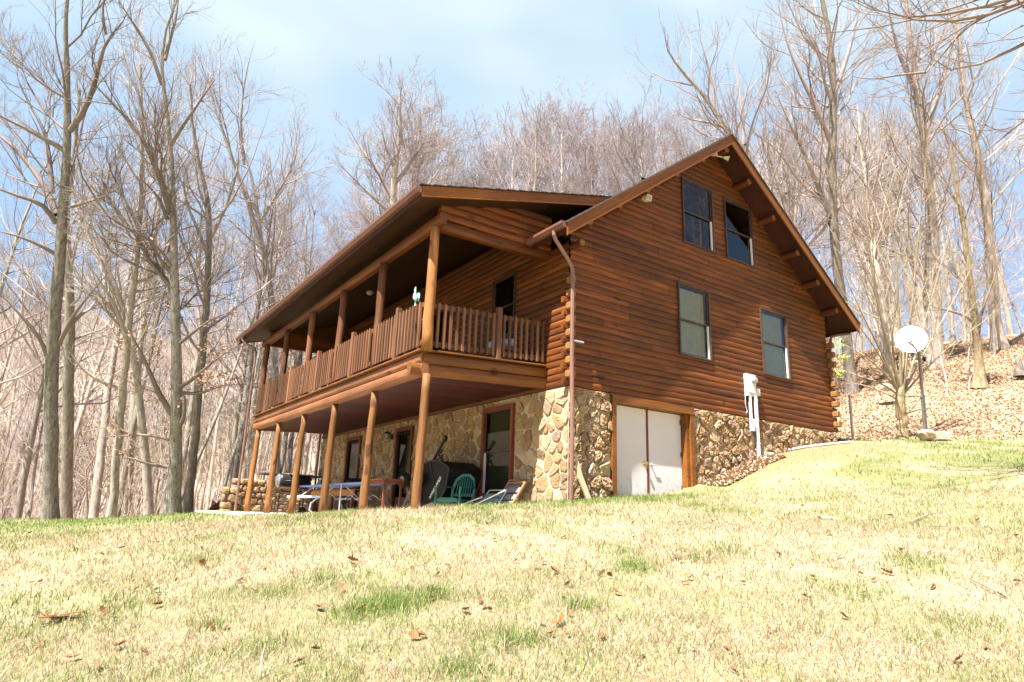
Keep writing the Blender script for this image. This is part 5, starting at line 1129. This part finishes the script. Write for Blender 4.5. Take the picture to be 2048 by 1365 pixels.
hero_tree('oak_tree', [(345, 1036, 32.0), (346, 985, 27.2), (352, 900, 23.2), (354, 800, 21.1), (352, 700, 19.0), (350, 600, 17.0), (347, 500, 14.3), (345, 420, 13.0), (344, 350, 10.2), (340, 280, 8.8), (330, 200, 6.8), (322, 120, 5.4), (330, 50, 4.8), (362, -20, 3.4)], 21.5,
  [([(343, 430, 13), (325, 370, 12), (310, 330, 11), (290, 280, 11), (260, 240, 10), (225, 210, 9), (190, 170, 7), (165, 140, 4)], 21.5, 20.5), ([(342, 290, 9), (360, 260, 8), (395, 210, 7), (430, 160, 5)], 21.5, 21), ([(324, 170, 8), (300, 100, 7), (262, 40, 6), (230, -10, 4)], 21.5, 21),
   ([(330, 120, 8), (340, 80, 7), (352, 40, 6), (360, -30, 4)], 21.5, 22), ([(345, 830, 12), (318, 790, 11), (300, 745, 10), (280, 700, 8), (258, 660, 6)], 21.5, 20.5), ([(352, 860, 10), (368, 840, 9), (372, 800, 8), (360, 775, 6)], 21.5, 21), ([(356, 690, 8), (380, 670, 7), (420, 640, 5), (470, 620, 3)], 21.5, 21),
   ([(356, 785, 8), (400, 790, 7), (440, 770, 5), (500, 770, 3)], 21.5, 21), ([(340, 880, 7), (300, 870, 6), (240, 872, 5), (190, 875, 3)], 21.5, 21), ([(335, 935, 7), (300, 930, 6), (260, 915, 5), (215, 915, 3)], 21.5, 20.8), ([(350, 780, 9), (385, 760, 8), (430, 720, 6), (480, 690, 3)], 21.5, 20.8), ([(335, 440, 8), (320, 400, 7), (298, 372, 6), (270, 350, 4)], 21.5, 21)],
  8, BL, M['twig_dark'], 'thick forked oak trunk holding rusty withered leaves left of the porch', n1=8, n2=S_(230), n3=S_(1045), n4=S_(3360), t0=.3, wob=.2, rust=6500)
hero_tree('ash_tree', [(222, 1046, 17.1), (230, 960, 15.3), (238, 860, 14.4), (248, 760, 13.5), (256, 660, 12.6), (268, 560, 11.7), (278, 460, 9.9), (284, 350, 8.1), (284, 240, 6.3), (280, 130, 4.5)], 23, [([(256, 690, 9), (235, 620, 8), (205, 570, 7), (170, 520, 5)], 23, 22), ([(236, 775, 7), (200, 765, 6), (165, 740, 6), (135, 700, 4)], 23, 22)], 9, BP, M['twig_pale'],
  'pale slender trunk between the two big left trees', n1=20, n2=S_(130), n3=S_(495), n4=S_(1680), t0=.4)
hero_tree('ash_tree', [(300, 1042, 18.0), (296, 960, 17.1), (285, 860, 15.3), (275, 770, 14.4), (262, 680, 12.6), (232, 600, 10.8), (205, 520, 9.0), (160, 430, 7.2), (140, 360, 5.4)], 25, [], 10, BP, M['twig_pale'],
  'pale trunk leaning left close to the big forked oak', n1=18, n2=S_(120), n3=S_(440), n4=S_(1428), t0=.4)
hero_tree('ash_tree', [(374, 1036, 20.4), (384, 940, 17.0), (392, 850, 15.3), (402, 740, 14.4), (412, 620, 13.6), (418, 500, 11.9), (418, 400, 9.3), (398, 330, 6.8), (385, 250, 5.1), (380, 170, 3.4)], 23.5, [([(420, 480, 8), (450, 420, 7), (480, 330, 6), (470, 250, 4)], 23.5, 24), ([(418, 520, 8), (400, 470, 7), (370, 400, 6), (365, 330, 4)], 23.5, 23)], 13, BG, M['twig_grey'],
  'straight grey trunk just right of the forked oak', n1=20, n2=S_(140), n3=S_(550), n4=S_(1806), t0=.35)
hero_tree('ash_tree', [(556, 1000, 17.0), (552, 850, 15.3), (548, 700, 14.4), (544, 600, 12.8), (532, 520, 11.9), (510, 450, 10.2), (488, 380, 8.5), (465, 320, 6.8), (440, 250, 5.1), (420, 180, 3.4)], 27, [([(524, 490, 8), (516, 430, 7), (505, 350, 6), (480, 290, 5), (470, 200, 3)], 27, 27), ([(522, 440, 7), (560, 380, 6), (590, 320, 4), (605, 240, 3)], 27, 28), ([(488, 330, 6), (480, 250, 5), (490, 150, 4), (510, 80, 2)], 27, 27)], 14, BG, M['twig_grey'],
  'tree with a leaning trunk rising behind the far corner of the porch roof', n1=16, n2=S_(160), n3=S_(660), n4=S_(2184), t0=.5)
hero_tree('ash_tree', [(800, 700, 16), (790, 520, 14), (786, 420, 13), (788, 350, 12), (798, 290, 9), (800, 240, 6), (800, 185, 3)], 31, [([(786, 400, 9), (755, 340, 8), (715, 290, 6), (690, 240, 3)], 31, 31), ([(788, 370, 9), (820, 330, 7), (850, 280, 5), (868, 235, 3)], 31, 32), ([(784, 430, 8), (740, 390, 6), (700, 350, 5), (672, 320, 3)], 31, 30), ([(790, 340, 6), (770, 290, 5), (760, 240, 3)], 31, 31), ([(800, 420, 7), (840, 390, 6), (880, 340, 4), (905, 300, 2)], 31, 30)], 45, BP, M['twig_grey'],
  'wide crowned bare tree standing above the corner of the porch roof', n1=8, n2=S_(150), n3=S_(900), n4=S_(3200), t0=.45, rtw=.0045)
# the young spreading tree by the dish
yl = [[(1800, 782, 12), (1790, 740, 10), (1772, 680, 9), (1752, 600, 8), (1738, 500, 7), (1725, 380, 5), (1715, 260, 3)], [(1803, 780, 12), (1800, 700, 9), (1796, 600, 8), (1792, 480, 7), (1770, 350, 5), (1755, 230, 3)], [(1806, 782, 9), (1815, 700, 8), (1826, 600, 7), (1835, 480, 6), (1850, 350, 4), (1860, 240, 3)],
 [(1796, 785, 8), (1770, 745, 7), (1735, 715, 6), (1690, 690, 5), (1640, 670, 3)], [(1796, 790, 7), (1760, 765, 6), (1710, 750, 5), (1665, 735, 3)], [(1794, 800, 6), (1770, 785, 5), (1720, 768, 4), (1672, 766, 3)], [(1808, 788, 7), (1850, 740, 6), (1900, 690, 5), (1960, 650, 4), (2020, 600, 3)], [(1808, 785, 7), (1840, 720, 6), (1880, 650, 5), (1930, 560, 4), (1980, 470, 3)],
 [(1806, 785, 7), (1830, 720, 6), (1850, 640, 5), (1880, 540, 4), (1905, 430, 3)], [(1798, 785, 8), (1775, 730, 7), (1740, 660, 6), (1705, 590, 5), (1670, 500, 3)], [(1797, 785, 7), (1760, 710, 6), (1710, 640, 5), (1655, 590, 3)], [(1808, 795, 5), (1850, 790, 4), (1930, 800, 4), (1990, 795, 2)], [(1808, 830, 5), (1840, 818, 4), (1880, 815, 3), (1930, 812, 2)],
 [(1802, 785, 7), (1812, 720, 6), (1800, 640, 6), (1775, 540, 5), (1760, 430, 3)], [(1800, 780, 7), (1785, 700, 6), (1762, 560, 5), (1700, 420, 4), (1650, 330, 2)]]
hero_tree('young_maple', [(1807, 886, 24), (1804, 850, 20), (1801, 815, 19), (1801, 788, 17), (1801, 768, 10)], 19.4, [([(a, b, c*.62) for a, b, c in l], 19.4, 19.6+(((i*37) % 9)-3)*.35) for i, l in enumerate(yl)], 15, BT, M['twig_tan'],
  'young tan tree fanning out many upright stems beside the satellite dish', n1=0, n2=S_(95), n3=S_(260), n4=S_(420), up=.12, wob=.10)
hero_tree('hillside_tree', [(1958, 762, 22), (1956, 700, 15), (1950, 640, 13), (1940, 560, 11), (1930, 470, 9), (1915, 380, 7), (1900, 290, 5)], 24, [([(1955, 690, 9), (1958, 640, 8), (1975, 590, 7), (1995, 540, 4)], 24, 23.5), ([(1952, 650, 8), (1930, 630, 7), (1890, 620, 5), (1850, 610, 3)], 24, 23.5)], 16, BT, M['twig_dark'], 'forked tree with a dark side stem on the leafy slope above the dish', n1=12, n2=S_(90), n3=S_(330), n4=S_(924), t0=.3)
hero_tree('beech_tree', [(1998, 690, 25.5), (1990, 640, 20.4), (1985, 560, 18.7), (1975, 440, 16.1), (1960, 330, 13.6), (1935, 220, 10.2), (1920, 120, 7.6), (1915, 20, 5.1)], 31, [], 17, BP, M['twig_pale'], 'large pale trunk with a flared base at the top of the slope on the right', n1=18, n2=S_(120), n3=S_(440), n4=S_(1386), t0=.4)
hero_tree('beech_tree', [(1660, 760, 20.8), (1640, 620, 17.6), (1600, 520, 16.0), (1560, 440, 15.2), (1520, 370, 13.6), (1480, 290, 11.2), (1440, 240, 9.6), (1400, 180, 7.2), (1360, 140, 5.6), (1335, 100, 3.2)], 27, [([(1500, 320, 10), (1460, 255, 9), (1420, 245, 7), (1370, 240, 5), (1340, 215, 3)], 27, 27), ([(1430, 230, 8), (1425, 170, 7), (1410, 110, 5), (1395, 60, 3)], 27, 27), ([(1488, 290, 8), (1482, 200, 7), (1470, 130, 5), (1450, 70, 3)], 27, 28), ([(1600, 500, 12), (1560, 380, 10), (1530, 280, 8), (1530, 190, 5)], 27, 27)], 18, BG, M['twig_grey'],
  'tree with a long limb leaning left over the cabin ridge', n1=18, n2=S_(190), n3=S_(825), n4=S_(2730), t0=.25)
hero_tree('beech_tree', [(1705, 790, 23), (1690, 640, 19), (1672, 520, 18), (1665, 400, 16), (1664, 300, 15), (1668, 200, 13), (1664, 110, 10), (1650, 20, 9), (1630, -80, 6)], 27, [([(1668, 300, 12), (1640, 230, 11), (1600, 150, 9), (1570, 80, 7), (1555, 0, 5)], 27, 27), ([(1668, 190, 10), (1690, 130, 9), (1710, 60, 7), (1725, -20, 5)], 27, 27), ([(1660, 430, 13), (1620, 330, 11), (1580, 250, 8), (1550, 180, 5)], 27, 26)], 19, BG, M['twig_grey'],
  'tall grey tree just right of the cabin, forking high above the eave', n1=18, n2=S_(190), n3=S_(825), n4=S_(2730), t0=.4)
hero_tree('beech_tree', [(1875, 720, 20), (1872, 560, 17), (1865, 420, 15), (1850, 330, 14), (1838, 240, 12), (1832, 160, 12), (1820, 80, 9), (1810, -20, 6)], 30, [([(1845, 280, 11), (1875, 200, 10), (1900, 110, 8), (1920, 20, 5)], 30, 30), ([(1836, 190, 9), (1800, 120, 8), (1780, 40, 6), (1770, -40, 4)], 30, 29)], 20, BP, M['twig_grey'], 'upright tree rising directly behind the dish', n1=18, n2=S_(150), n3=S_(660), n4=S_(2184), t0=.4)
# tree out of the frame whose low branches hang into the top right corner
ol = [[(2240, -120, 20), (2120, -50, 14), (2048, -2, 10), (1985, 10, 9), (1900, 26, 8), (1840, 45, 7), (1780, 40, 6), (1700, 10, 4), (1660, -20, 3)], [(2240, -100, 18), (2100, -20, 12), (1990, 30, 9), (1930, 45, 9), (1850, 50, 7), (1780, 30, 6), (1730, 20, 5), (1690, -10, 3)],
 [(2260, 0, 16), (2150, 40, 12), (2048, 85, 8), (2000, 115, 7), (1930, 145, 7), (1880, 150, 7), (1845, 140, 5), (1848, 100, 4), (1860, 60, 3)], [(2000, 20, 6), (1940, 45, 6), (1900, 90, 6), (1860, 140, 5), (1830, 170, 4), (1790, 190, 3)], [(2260, 120, 14), (2150, 180, 10), (2048, 238, 7), (2010, 270, 6), (1985, 300, 4), (1930, 330, 3)],
 [(1850, 145, 5), (1800, 150, 4), (1740, 160, 4), (1690, 150, 3)], [(2260, -30, 12), (2150, -20, 9), (2048, 10, 6), (1990, 30, 5), (1960, 60, 4), (1900, 40, 3)]]
hero_tree('overhanging_tree', [(2420, 960, 130), (2400, 700, 110), (2370, 400, 95), (2330, 100, 80), (2290, -150, 60), (2250, -400, 40)], 10.5, [(l, 10.5-.0, 9.2+.5*i) for i, l in enumerate(ol)], 23, BL, M['twig_dark'], 'tree outside the frame whose long drooping branches cross the upper right corner', n1=10, n2=S_(110), n3=S_(308), n4=S_(840), up=.02, wob=.16, rtw=.0028, t0=.45)

# ------------------------------------------------------------------ kinds of forest tree, each a mesh pair shared by its copies
def kind(seed, h_, r, t0, n, barkm, twigm, ang=(28, 60), lean=.03, lenf=(.22, .42), rtw=.0038):
    rng = np.random.default_rng(seed); z = np.linspace(-.4, h_, 22); T = np.stack([0*z, 0*z, z], 1); T = spread(T, lean*h_/22, rng); T[:, :2] += np.outer(np.sin(np.linspace(0, 2.5, 22)), rng.normal(0, .3, 2))
    R = r*(1-.82*np.linspace(0, 1, 22)**1.1); g, _ = grow(T, R, seed, n1=n[0], n2=S_(n[1]), n3=S_(n[2]), n4=S_(n[3]), t0=t0, ang=ang, lenf=lenf, rtw=rtw, up=.09)
    return (trunk_mesh('trunk', T, R, (0, 0, 0)), crown_mesh('crown', g, (0, 0, 0)), barkm, twigm, h_)
KINDS = [kind(101, 20, .22, .38, (26, 112, 550, 1748), BG, M['twig_grey']), kind(102, 22, .26, .5, (24, 112, 550, 1748), BP, M['twig_pale'], (25, 50)), kind(103, 19, .18, .35, (24, 105, 500, 1596), BG, M['twig_grey'], (35, 65)),
         kind(104, 21, .20, .55, (20, 97, 500, 1596), BL, M['twig_grey'], (25, 50)), kind(105, 18, .24, .3, (28, 127, 600, 1824), BP, M['twig_grey'], (35, 60), .05, (.28, .48)), kind(106, 20, .15, .45, (20, 82, 400, 1216), BP, M['twig_pale'], (20, 45))]
for a, b, *_ in KINDS: a.materials.append(_[0]); b.materials.append(_[1])
KC = [kind(301, 20, .22, .42, (30, 180, 1100, 3900), BG, M['twig_grey'], (22, 50), .04, (.26, .44), .0062), kind(302, 21, .20, .5, (28, 180, 1100, 3700), BP, M['twig_far2'], (20, 50), .03, (.24, .42), .0062), kind(303, 19, .2, .38, (32, 190, 1100, 3900), BG, M['twig_dark2'], (25, 58), .05, (.26, .46), .0062)]
for a, b, *_ in KC: a.materials.append(_[0]); b.materials.append(_[1])
SAP = [kind(201, 7, .045, .15, (16, 60, 240, 500), BP, M['twig_pale'], (30, 60), .06, (.25, .5)), kind(202, 9, .06, .3, (16, 70, 260, 600), BG, M['twig_grey'], (25, 50), .04, (.2, .45)), kind(203, 5, .03, .1, (14, 50, 200, 300), BP, M['twig_tan'], (35, 70), .08, (.3, .6))]
for a, b, *_ in SAP: a.materials.append(_[0]); b.materials.append(_[1])
def plant(K, x, y, s, rot, name, label, group, tilt=(0, 0), wide=1):
    z = H(x, y); e = empty(name, (x, y, z-.05), label, 'tree' if name != 'sapling' else 'sapling', group); e.scale = (s*wide, s*wide, s); e.rotation_euler = (tilt[0], tilt[1], rot)
    for nm, me in (('trunk', K[0]), ('crown', K[1])): o = bpy.data.objects.new(nm, me); COL.objects.link(o); o.parent = e
    return e
def free(x, y):
    if -7 < x < 11.5 and -30 < y < 16.0: return False
    return float(woods(np.array([x]), np.array([y]))[0]) > .8
rn = random.Random(77); PL = []
def put(px, D, K, s, name, label, group, tilt=.04, wide=1, mind=1.0):
    p = at(px, 1000, D); x, y = p[0], p[1]
    if not free(x, y) or any(math.hypot(x-a, y-b) < mind for a, b in PL): return False
    PL.append((x, y)); plant(K, x, y, s, rn.uniform(0, 6.28), name, label, group, (rn.gauss(0, tilt), rn.gauss(0, tilt)), wide); return True
# crowns that show above the porch roof, behind the cabin
for px, D, ty, k, w in ((735, 34, 265, 4, 1.0), (795, 31, 172, 0, 1.05), (850, 36, 250, 2, .9), (690, 38, 330, 4, .9), (940, 38, 250, 2, .95), (985, 34, 205, 4, 1.0), (1050, 33, 170, 0, 1.0), (1110, 32, 165, 4, 1.05), (1165, 36, 200, 2, 1), (1215, 38, 215, 0, 1), (1270, 34, 190, 2, 1), (1320, 37, 200, 4, 1), (1380, 40, 230, 0, 1), (655, 44, 470, 2, .9), (600, 42, 420, 4, .9), (900, 46, 400, 0, .9), (1440, 36, 150, 2, 1), (770, 40, 215, 1, 1), (820, 42, 235, 2, 1), (700, 33, 400, 1, 1), (965, 44, 240, 1, 1), (1020, 41, 190, 2, .9), (1080, 43, 178, 0, 1), (1135, 42, 176, 1, 1), (1190, 45, 215, 1, 1), (1245, 43, 205, 1, 1), (1300, 45, 190, 0, 1), (1350, 42, 170, 1, 1), (930, 36, 300, 1, .8), (880, 47, 330, 0, .9)):
    p = at(px, 1000, D); z = H(p[0], p[1]); top = at(px, ty, D)[2]; K = KC[k % 3]; s = (top-z)/(K[4]*.94); PL.append((p[0], p[1])); plant(K, p[0], p[1], s, rn.uniform(0, 6.28), 'woodland_tree', 'bare crown showing above the porch roof of the cabin', 'bare trees behind the cabin', (rn.gauss(0, .03), rn.gauss(0, .03)), w*.95)
env = lambda px: float(np.interp(px, [-200, 300, 420, 480, 560, 600, 640, 700, 1400, 1500, 1600, 1750, 2200], [-60, 0, 120, 170, 260, 380, 470, 420, 150, 60, 0, -40, -60]))
def scatter(n, lo, hi, d0, d1, label, group, kinds, hmax=1.25, q=1.6, mind=1.1):
    c = t_ = 0
    while c < n and t_ < n*12:
        t_ += 1; px = rn.uniform(lo, hi); D = d0+(d1-d0)*rn.random()**q; p = at(px, 1000, D); K = KINDS[rn.choice(kinds)]
        s = rn.uniform(.72, hmax); top = at(px, env(px), D)[2]; s = min(s, (top-H(p[0], p[1]))/(K[4]*1.08)*rn.uniform(.8, 1))
        if s < .3: continue
        c += put(px, D, K, s, 'woodland_tree', label, group, .05, 1, mind)
scatter(44, -160, 640, 24, 75, 'bare trunk among the woods left of the cabin', 'bare trees in the woods on the left', [0, 1, 2, 3, 5, 5, 3], q=1.3)
scatter(34, 1500, 2260, 27, 75, 'bare grey tree on the wooded slope right of the cabin', 'bare trees on the right hillside', [0, 1, 2, 3, 4, 5], q=1.4)
for lo, hi, n, lb, gp in ((-100, 640, 28, 'thin bare sapling at the edge of the left woods', 'saplings in the left woods'), (1640, 2200, 20, 'thin bare sapling on the leafy slope at the right', 'saplings on the right slope')):
    c = t_ = 0
    while c < n and t_ < 900: t_ += 1; c += put(rn.uniform(lo, hi), rn.uniform(22.5, 42), rn.choice(SAP), rn.uniform(.7, 1.4), 'sapling', lb, gp, .12, 1, .4)
# trees across the lawn behind the camera, mirrored in the gable windows
for x, y, s, k in ((9, -24, 1, 0), (14, -21, 1.1, 1), (19, -25, 1, 4), (24, -22, 1.1, 2), (29, -27, 1, 0), (35, -24, 1.2, 3), (17, -33, 1.2, 1), (27, -35, 1.1, 4), (40, -30, 1.1, 2)):
    plant(KINDS[k], x, y, s, x, 'woodland_tree', 'bare tree across the lawn mirrored in the upper windows', 'trees across the lawn')

# far wooded hillside: one mass of small trees (stuff)
rng = np.random.default_rng(8)
def small(seed):
    rg = np.random.default_rng(seed); T = np.stack([np.zeros(5), np.zeros(5), np.linspace(0, 16, 5)], 1)[None]; T[:, 1:, :2] += rg.normal(0, .4, (1, 4, 2)); R = np.linspace(.17, .05, 5)[None]
    P1, R1 = sprout(T, R, 13, .3, 1, (25, 55), (.2, .42), 4, .6, .12, .15, rg, .05); P2, R2 = sprout(P1, R1, 34, .2, 1, (25, 55), (.4, .8), 3, .6, .1, .1, rg, .035); a, b, c = tubes(T, R, 3), tubes(P1, R1, 3), tubes(P2, R2, 3)
    V = np.vstack([a[0], b[0], c[0]]); F = np.vstack([a[1], b[1]+len(a[0]), c[1]+len(a[0])+len(b[0])]); return V, F
tm = [small(i) for i in range(5)]; Vs, Fs, b = [], [], 0
n = int(1900*Q); r = np.sqrt(rng.random(n)*(400**2-62**2)+62**2); r = np.where(rng.random(n) < .22, 75+rng.random(n)*90, r); a = YAW+np.where(rng.random(n) < .88, -.75+rng.random(n)*.62, .32+rng.random(n)*.5)
xx, yy = CAM[0]+r*np.sin(a), CAM[1]+r*np.cos(a); zz = height(xx, yy)
for i in range(n):
    V, F = tm[i % 5]; c, s = math.cos(i*1.7), math.sin(i*1.7); k = .6+.5*rng.random(); Vr = np.stack([V[:, 0]*c-V[:, 1]*s, V[:, 0]*s+V[:, 1]*c, V[:, 2]], 1)*k+np.array([xx[i], yy[i], zz[i]-.3]); Vs.append(Vr); Fs.append(F+b); b += len(V)
o = link_mesh('far_woods', np_mesh('far_woods', np.vstack(Vs), np.vstack(Fs)), M['twig_far']); tag(o, 'distant bare brown woods covering the far hillside', 'woods', kind='stuff')

# shrub with fresh leaves behind the right corner of the cabin
g = Vector(at(1690, 870, 18.5)); g.z = H(g.x, g.y); sh_ = empty('leafing_shrub', g, 'small shrub with bright green spring leaves behind the cabin corner', 'shrub'); mb = MB(); lf = MB(); rn2 = random.Random(5)
for px, py in ((1672, 688), (1688, 715), (1676, 748)):
    q = Vector(at(px, py, 18.6)); mb.tube([g, g.lerp(q, .5)+Vector((.1, .05, 0)), q], [.014, .009, .004], 5)
    for k in range(60 if py < 750 else 30):
        c = q+Vector((rn2.gauss(0, .09), rn2.gauss(0, .09), rn2.gauss(0, .06))); u = Vector((rn2.gauss(0, 1), rn2.gauss(0, 1), rn2.gauss(0, 1))).normalized()*.035; v = u.orthogonal().normalized()*.018; lf.add([c-u, c+v, c+u, c-v], [(0, 1, 2, 3)])
mb.build('stems', M['twig_tan'], sh_); lf.build('leaves', M['springleaf'], sh_)
# ------------------------------------------------------------------ daylight
SD = Vector((-3, -1, 5.5)).normalized(); elev = math.asin(SD.z); az = math.atan2(SD.x, SD.y)
su = bpy.data.lights.new('sun', 'SUN'); su.energy = SUNE; su.angle = math.radians(.55); su.color = (1, .955, .885); so_ = bpy.data.objects.new('sun', su); COL.objects.link(so_); so_.rotation_euler = SD.to_track_quat('Z', 'Y').to_euler()
w = bpy.data.worlds.new('World'); SC.world = w; w.use_nodes = True; nt = w.node_tree; nt.nodes.clear()
out = nt.nodes.new('ShaderNodeOutputWorld'); bg = nt.nodes.new('ShaderNodeBackground'); sky = nt.nodes.new('ShaderNodeTexSky'); sky.sky_type = 'NISHITA'; sky.sun_disc = False
sky.sun_elevation = elev; sky.sun_rotation = az; sky.air_density = 1.0; sky.dust_density = .6; sky.ozone_density = 2.2; sky.altitude = 300
tc = nt.nodes.new('ShaderNodeTexCoord'); mp = nt.nodes.new('ShaderNodeMapping'); mp.inputs['Scale'].default_value = (1, 1, 2.3); nt.links.new(tc.outputs['Generated'], mp.inputs[0])
ns = nt.nodes.new('ShaderNodeTexNoise'); ns.inputs['Scale'].default_value = 1.9; ns.inputs['Detail'].default_value = 2.5; ns.inputs['Roughness'].default_value = .55; ns.inputs['Distortion'].default_value = .3; nt.links.new(mp.outputs[0], ns.inputs['Vector'])
mr = nt.nodes.new('ShaderNodeMapRange'); mr.inputs[1].default_value = .28; mr.inputs[2].default_value = .66; mr.inputs[3].default_value = .22; mr.inputs[4].default_value = .95; nt.links.new(ns.outputs['Fac'], mr.inputs[0])
sp_ = nt.nodes.new('ShaderNodeSeparateXYZ'); nt.links.new(tc.outputs['Generated'], sp_.inputs[0])
m2 = nt.nodes.new('ShaderNodeMapRange'); m2.inputs[1].default_value = .30; m2.inputs[2].default_value = .60; nt.links.new(sp_.outputs[2], m2.inputs[0])
mu = nt.nodes.new('ShaderNodeMath'); mu.operation = 'MULTIPLY'; nt.links.new(mr.outputs[0], mu.inputs[0]); nt.links.new(m2.outputs[0], mu.inputs[1]); mv = nt.nodes.new('ShaderNodeMath'); mv.operation = 'MULTIPLY'; mv.inputs[1].default_value = 1.33; mw = nt.nodes.new('ShaderNodeMath'); mw.operation = 'MULTIPLY'
mx = nt.nodes.new('ShaderNodeMix'); mx.data_type = 'RGBA'; hz = nt.nodes.new('ShaderNodeMix'); hz.data_type = 'RGBA'; dt = nt.nodes.new('ShaderNodeVectorMath'); dt.operation = 'DOT_PRODUCT'; nt.links.new(tc.outputs['Generated'], dt.inputs[0]); dt.inputs[1].default_value = (.54, .80, .26); dm = nt.nodes.new('ShaderNodeMapRange'); dm.interpolation_type = 'SMOOTHSTEP'; dm.inputs[1].default_value = .35; dm.inputs[2].default_value = .75; dm.inputs[4].default_value = .75; nt.links.new(dt.outputs['Value'], dm.inputs[0]); nt.links.new(dm.outputs[0], hz.inputs[0]); nt.links.new(sky.outputs[0], hz.inputs[6]); hz.inputs[7].default_value = (2.15, 3.5, 5.4, 1); nt.links.new(hz.outputs[2], mx.inputs[6]); mx.inputs[7].default_value = (*CLOUD, 1)
nt.links.new(dm.outputs[0], mv.inputs[0]); nt.links.new(mv.outputs[0], mw.inputs[0]); nt.links.new(mu.outputs[0], mw.inputs[1]); nt.links.new(mw.outputs[0], mx.inputs[0]); nt.links.new(mx.outputs[2], bg.inputs[0]); bg.inputs[1].default_value = SKYS; nt.links.new(bg.outputs[0], out.inputs[0])
SC.render.engine = 'CYCLES'; SC.cycles.max_bounces = 4; SC.cycles.transparent_max_bounces = 8; SC.cycles.use_denoising = True
